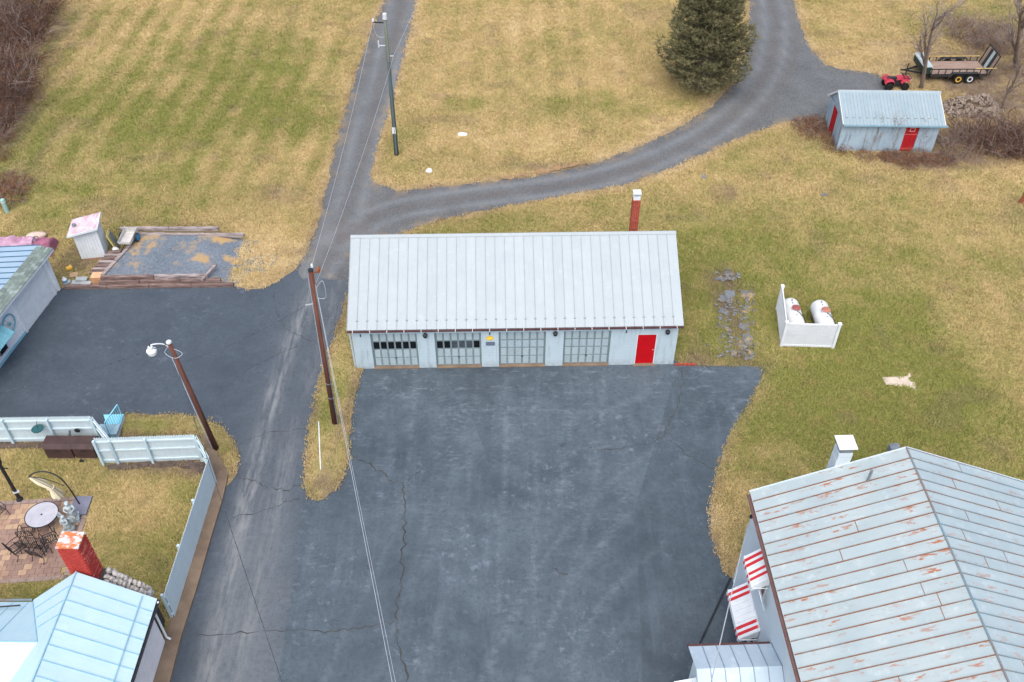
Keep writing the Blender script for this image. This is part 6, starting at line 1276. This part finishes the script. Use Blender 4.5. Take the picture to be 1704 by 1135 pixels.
# white pine: trunk, whorls of limbs, needle sprays
def pine(base, H, Rb):
    b = G(*base); t = thing('pine_tree', 'big dark olive pine tree standing between the gravel curve and the field', 'tree', tuple(b)); rr = random.Random(5)
    obj('trunk', MB().tube([(0, 0, -.2), (.05, 0, H * .5), (0, 0, H)], [.28, .18, .03], 9), M_BARK, t)
    lim = MB(); V = []; F = []
    def spray(c, d, L):
        d = d.normalized()
        for k in range(6):
            e = (d + Vector((rr.gauss(0, .75), rr.gauss(0, .75), rr.gauss(.12, .5)))).normalized(); s = Vector((rr.gauss(0, 1), rr.gauss(0, 1), rr.gauss(0, 1))).cross(e).normalized() * L * .09
            o = len(V); V.extend([c - s, c + s, c + e * L * rr.uniform(.7, 1.2)]); F.append((o, o + 1, o + 2))
    z = .35
    while z < H * .97:
        f = z / H; rad = Rb * (1 - f) ** .98 * (.74 + .26 * min(1, f / .13)) * rr.uniform(.86, 1.14); nb = 8 if f < .7 else 6; a0 = rr.uniform(0, 6.28)
        for k in range(nb):
            a = a0 + 6.283 * k / nb + rr.gauss(0, .16); L = rad * rr.uniform(.84, 1.08); dirv = Vector((math.cos(a), math.sin(a), rr.uniform(.05, .32) + f * .5))
            p = Vector((0, 0, z + rr.uniform(-.15, .15))); pts = [p]; dd = dirv.normalized()
            ns = 5
            for s in range(ns):
                dd = (dd + Vector((rr.gauss(0, .06), rr.gauss(0, .06), .06))).normalized(); pts.append(pts[-1] + dd * L / ns)
                if s >= 1:
                    for m in range(int(9 + 6 * L / Rb)):
                        side = Vector((-dd.y, dd.x, 0)) * rr.gauss(0, .2 + .05 * L) + Vector((0, 0, rr.gauss(.02, .13))) + dd * rr.uniform(-.2, .25); q = pts[-1] + side
                        spray(q, dd * .7 + side * .8 + Vector((0, 0, .22)), rr.uniform(.22, .38))
            lim.tube(pts, [.045 * (1 - .8 * i / ns) for i in range(ns + 1)], 4, False)
        z += rr.uniform(.26, .36)
    obj('limbs', lim, M_BARK, t, stuff=True)
    n = NT('pine_needles'); p = n.pos(); k = n.ramp(n.noise(p, .9, 4, .6), .35, .66); k2 = n.noise(p, 6, 2)
    c = n.mix(k, lin(86, 90, 62), lin(126, 120, 88)); c = n.mix(n.ramp(k2, .55, .75, 0, .6), c, lin(118, 104, 78)); n.b.inputs['Subsurface Weight'].default_value = 0
    m = n.done(c, .9); me = bpy.data.meshes.new('needles'); me.from_pydata([tuple(v) for v in V], [], F); me.materials.append(m)
    obj('needles', me, None, t, stuff=True); print('pine tris', len(F))
pine((1166, 146), 11.2, 3.95)

# ------------------------------------------------------------------ grass: tufts scattered over the turf
def tuft(seed, n=12, h=.10, sp=.19):
    rr = random.Random(seed); mb = MB()
    for i in range(n):
        a = rr.uniform(0, 6.283); q = rr.random() ** .5 * sp; b = Vector((math.cos(a) * q, math.sin(a) * q, -.005)); d = Vector((rr.gauss(0, .9), rr.gauss(0, .9), 1)).normalized() * h * rr.uniform(.6, 1.3); s = Vector((d.y, -d.x, 0)).normalized() * .018
        mb.add([b - s, b + s, b + d], [(0, 1, 2)])
    return mb.mesh('grass_tuft', M_BLADE)
tcol = bpy.data.collections.new('tuft_kinds')
for k in range(5): tcol.objects.link(bpy.data.objects.new('grass_tuft', tuft(k)))
N_T = 640000
g = np.random.default_rng(3)
py_ = 14 + 68 * g.random(N_T) ** 1.25; hw = 25 + py_ * .50; px_ = (g.random(N_T) * 2 - 1) * hw
pav = np.zeros(N_T, bool)
for q_ in PAVED: pav |= inside(px_, py_, q_)
isl = np.zeros(N_T, bool)
for q_ in ISL: isl |= inside(px_, py_, q_)
keep = (~pav | isl) & (g.random(N_T) < (hw - np.abs(px_)) / 9)
for q_ in (XY(KERB), [(-7.9, 33.7), (8.3, 34.0), (8.2, 42.8), (-8, 42.6)], [(8.7, 21.9), (19.1, 22.2), (20, 8), (8.9, 8)], [(-13.3, 19.0), (-22, 19), (-22, 8), (-13.3, 8)], [(-24.6, 40), (-40, 44), (-40, 30), (-26, 30)],
           [(21, 53.7), (27.2, 53.5), (27.4, 58), (21.2, 58.2)], [(-18.35, 25.9), (-25.6, 25.4), (-25.3, 21.1), (-18.0, 21.7)], [(p.x, p.y) for p in PAD[:4]] + [(-15.5, 44.2), (-15.8, 40.4)], [(-24.5, 40), (-15, 40), (-15, 40.5), (-24.5, 40.5)], [(p.x, p.y) for p in GL([(1467, 629), (1508, 627), (1513, 621), (1521, 636), (1526, 652), (1516, 646), (1474, 641)])], [(-24.2, 42.3), (-22.9, 42.5), (-23, 43.7), (-24.4, 43.5)]):
    keep &= ~inside(px_, py_, q_)
px_, py_, isl = px_[keep], py_[keep], isl[keep]
td, tb_ = dryness(px_, py_)
ok = g.random(len(px_)) > tb_ * .8; px_, py_, isl, td, tb_ = px_[ok], py_[ok], isl[ok], td[ok], tb_[ok]
pz = np.where(isl, .085, .02 + .04 * vnoise(px_, py_, 2.2, 51))
me = bpy.data.meshes.new('grass'); me.from_pydata(np.column_stack([px_, py_, pz]).tolist(), [], [])
for nm, a in (('dry', td), ('bare', tb_), ('size', g.uniform(.6, 1.35, len(px_)))): me.attributes.new(nm, 'FLOAT', 'POINT').data.foreach_set('value', a.astype(np.float32))
gr = bpy.data.objects.new('grass', me); col.objects.link(gr); gr['kind'] = 'stuff'; gr['label'] = 'short dry winter grass covering the lawns and the fields'; gr['category'] = 'grass'
ng = bpy.data.node_groups.new('grass_scatter', 'GeometryNodeTree'); ng.interface.new_socket('Geometry', in_out='INPUT', socket_type='NodeSocketGeometry'); ng.interface.new_socket('Geometry', in_out='OUTPUT', socket_type='NodeSocketGeometry')
gi, gout = ng.nodes.new('NodeGroupInput'), ng.nodes.new('NodeGroupOutput'); ip = ng.nodes.new('GeometryNodeInstanceOnPoints'); ci = ng.nodes.new('GeometryNodeCollectionInfo'); ci.inputs['Collection'].default_value = tcol; ci.inputs['Separate Children'].default_value = True; ci.inputs['Reset Children'].default_value = True
rv = ng.nodes.new('FunctionNodeRandomValue'); rv.data_type = 'FLOAT_VECTOR'; rv.inputs[1].default_value = (0, 0, 6.283); rv.inputs[0].default_value = (0, 0, 0)
na = ng.nodes.new('GeometryNodeInputNamedAttribute'); na.data_type = 'FLOAT'; na.inputs['Name'].default_value = 'size'
ng.links.new(gi.outputs[0], ip.inputs['Points']); ng.links.new(ci.outputs[0], ip.inputs['Instance']); ip.inputs['Pick Instance'].default_value = True
ng.links.new(rv.outputs[0], ip.inputs['Rotation']); ng.links.new(na.outputs[0], ip.inputs['Scale']); ng.links.new(ip.outputs[0], gout.inputs[0])
gr.modifiers.new('scatter', 'NODES').node_group = ng
print('tufts', len(px_))
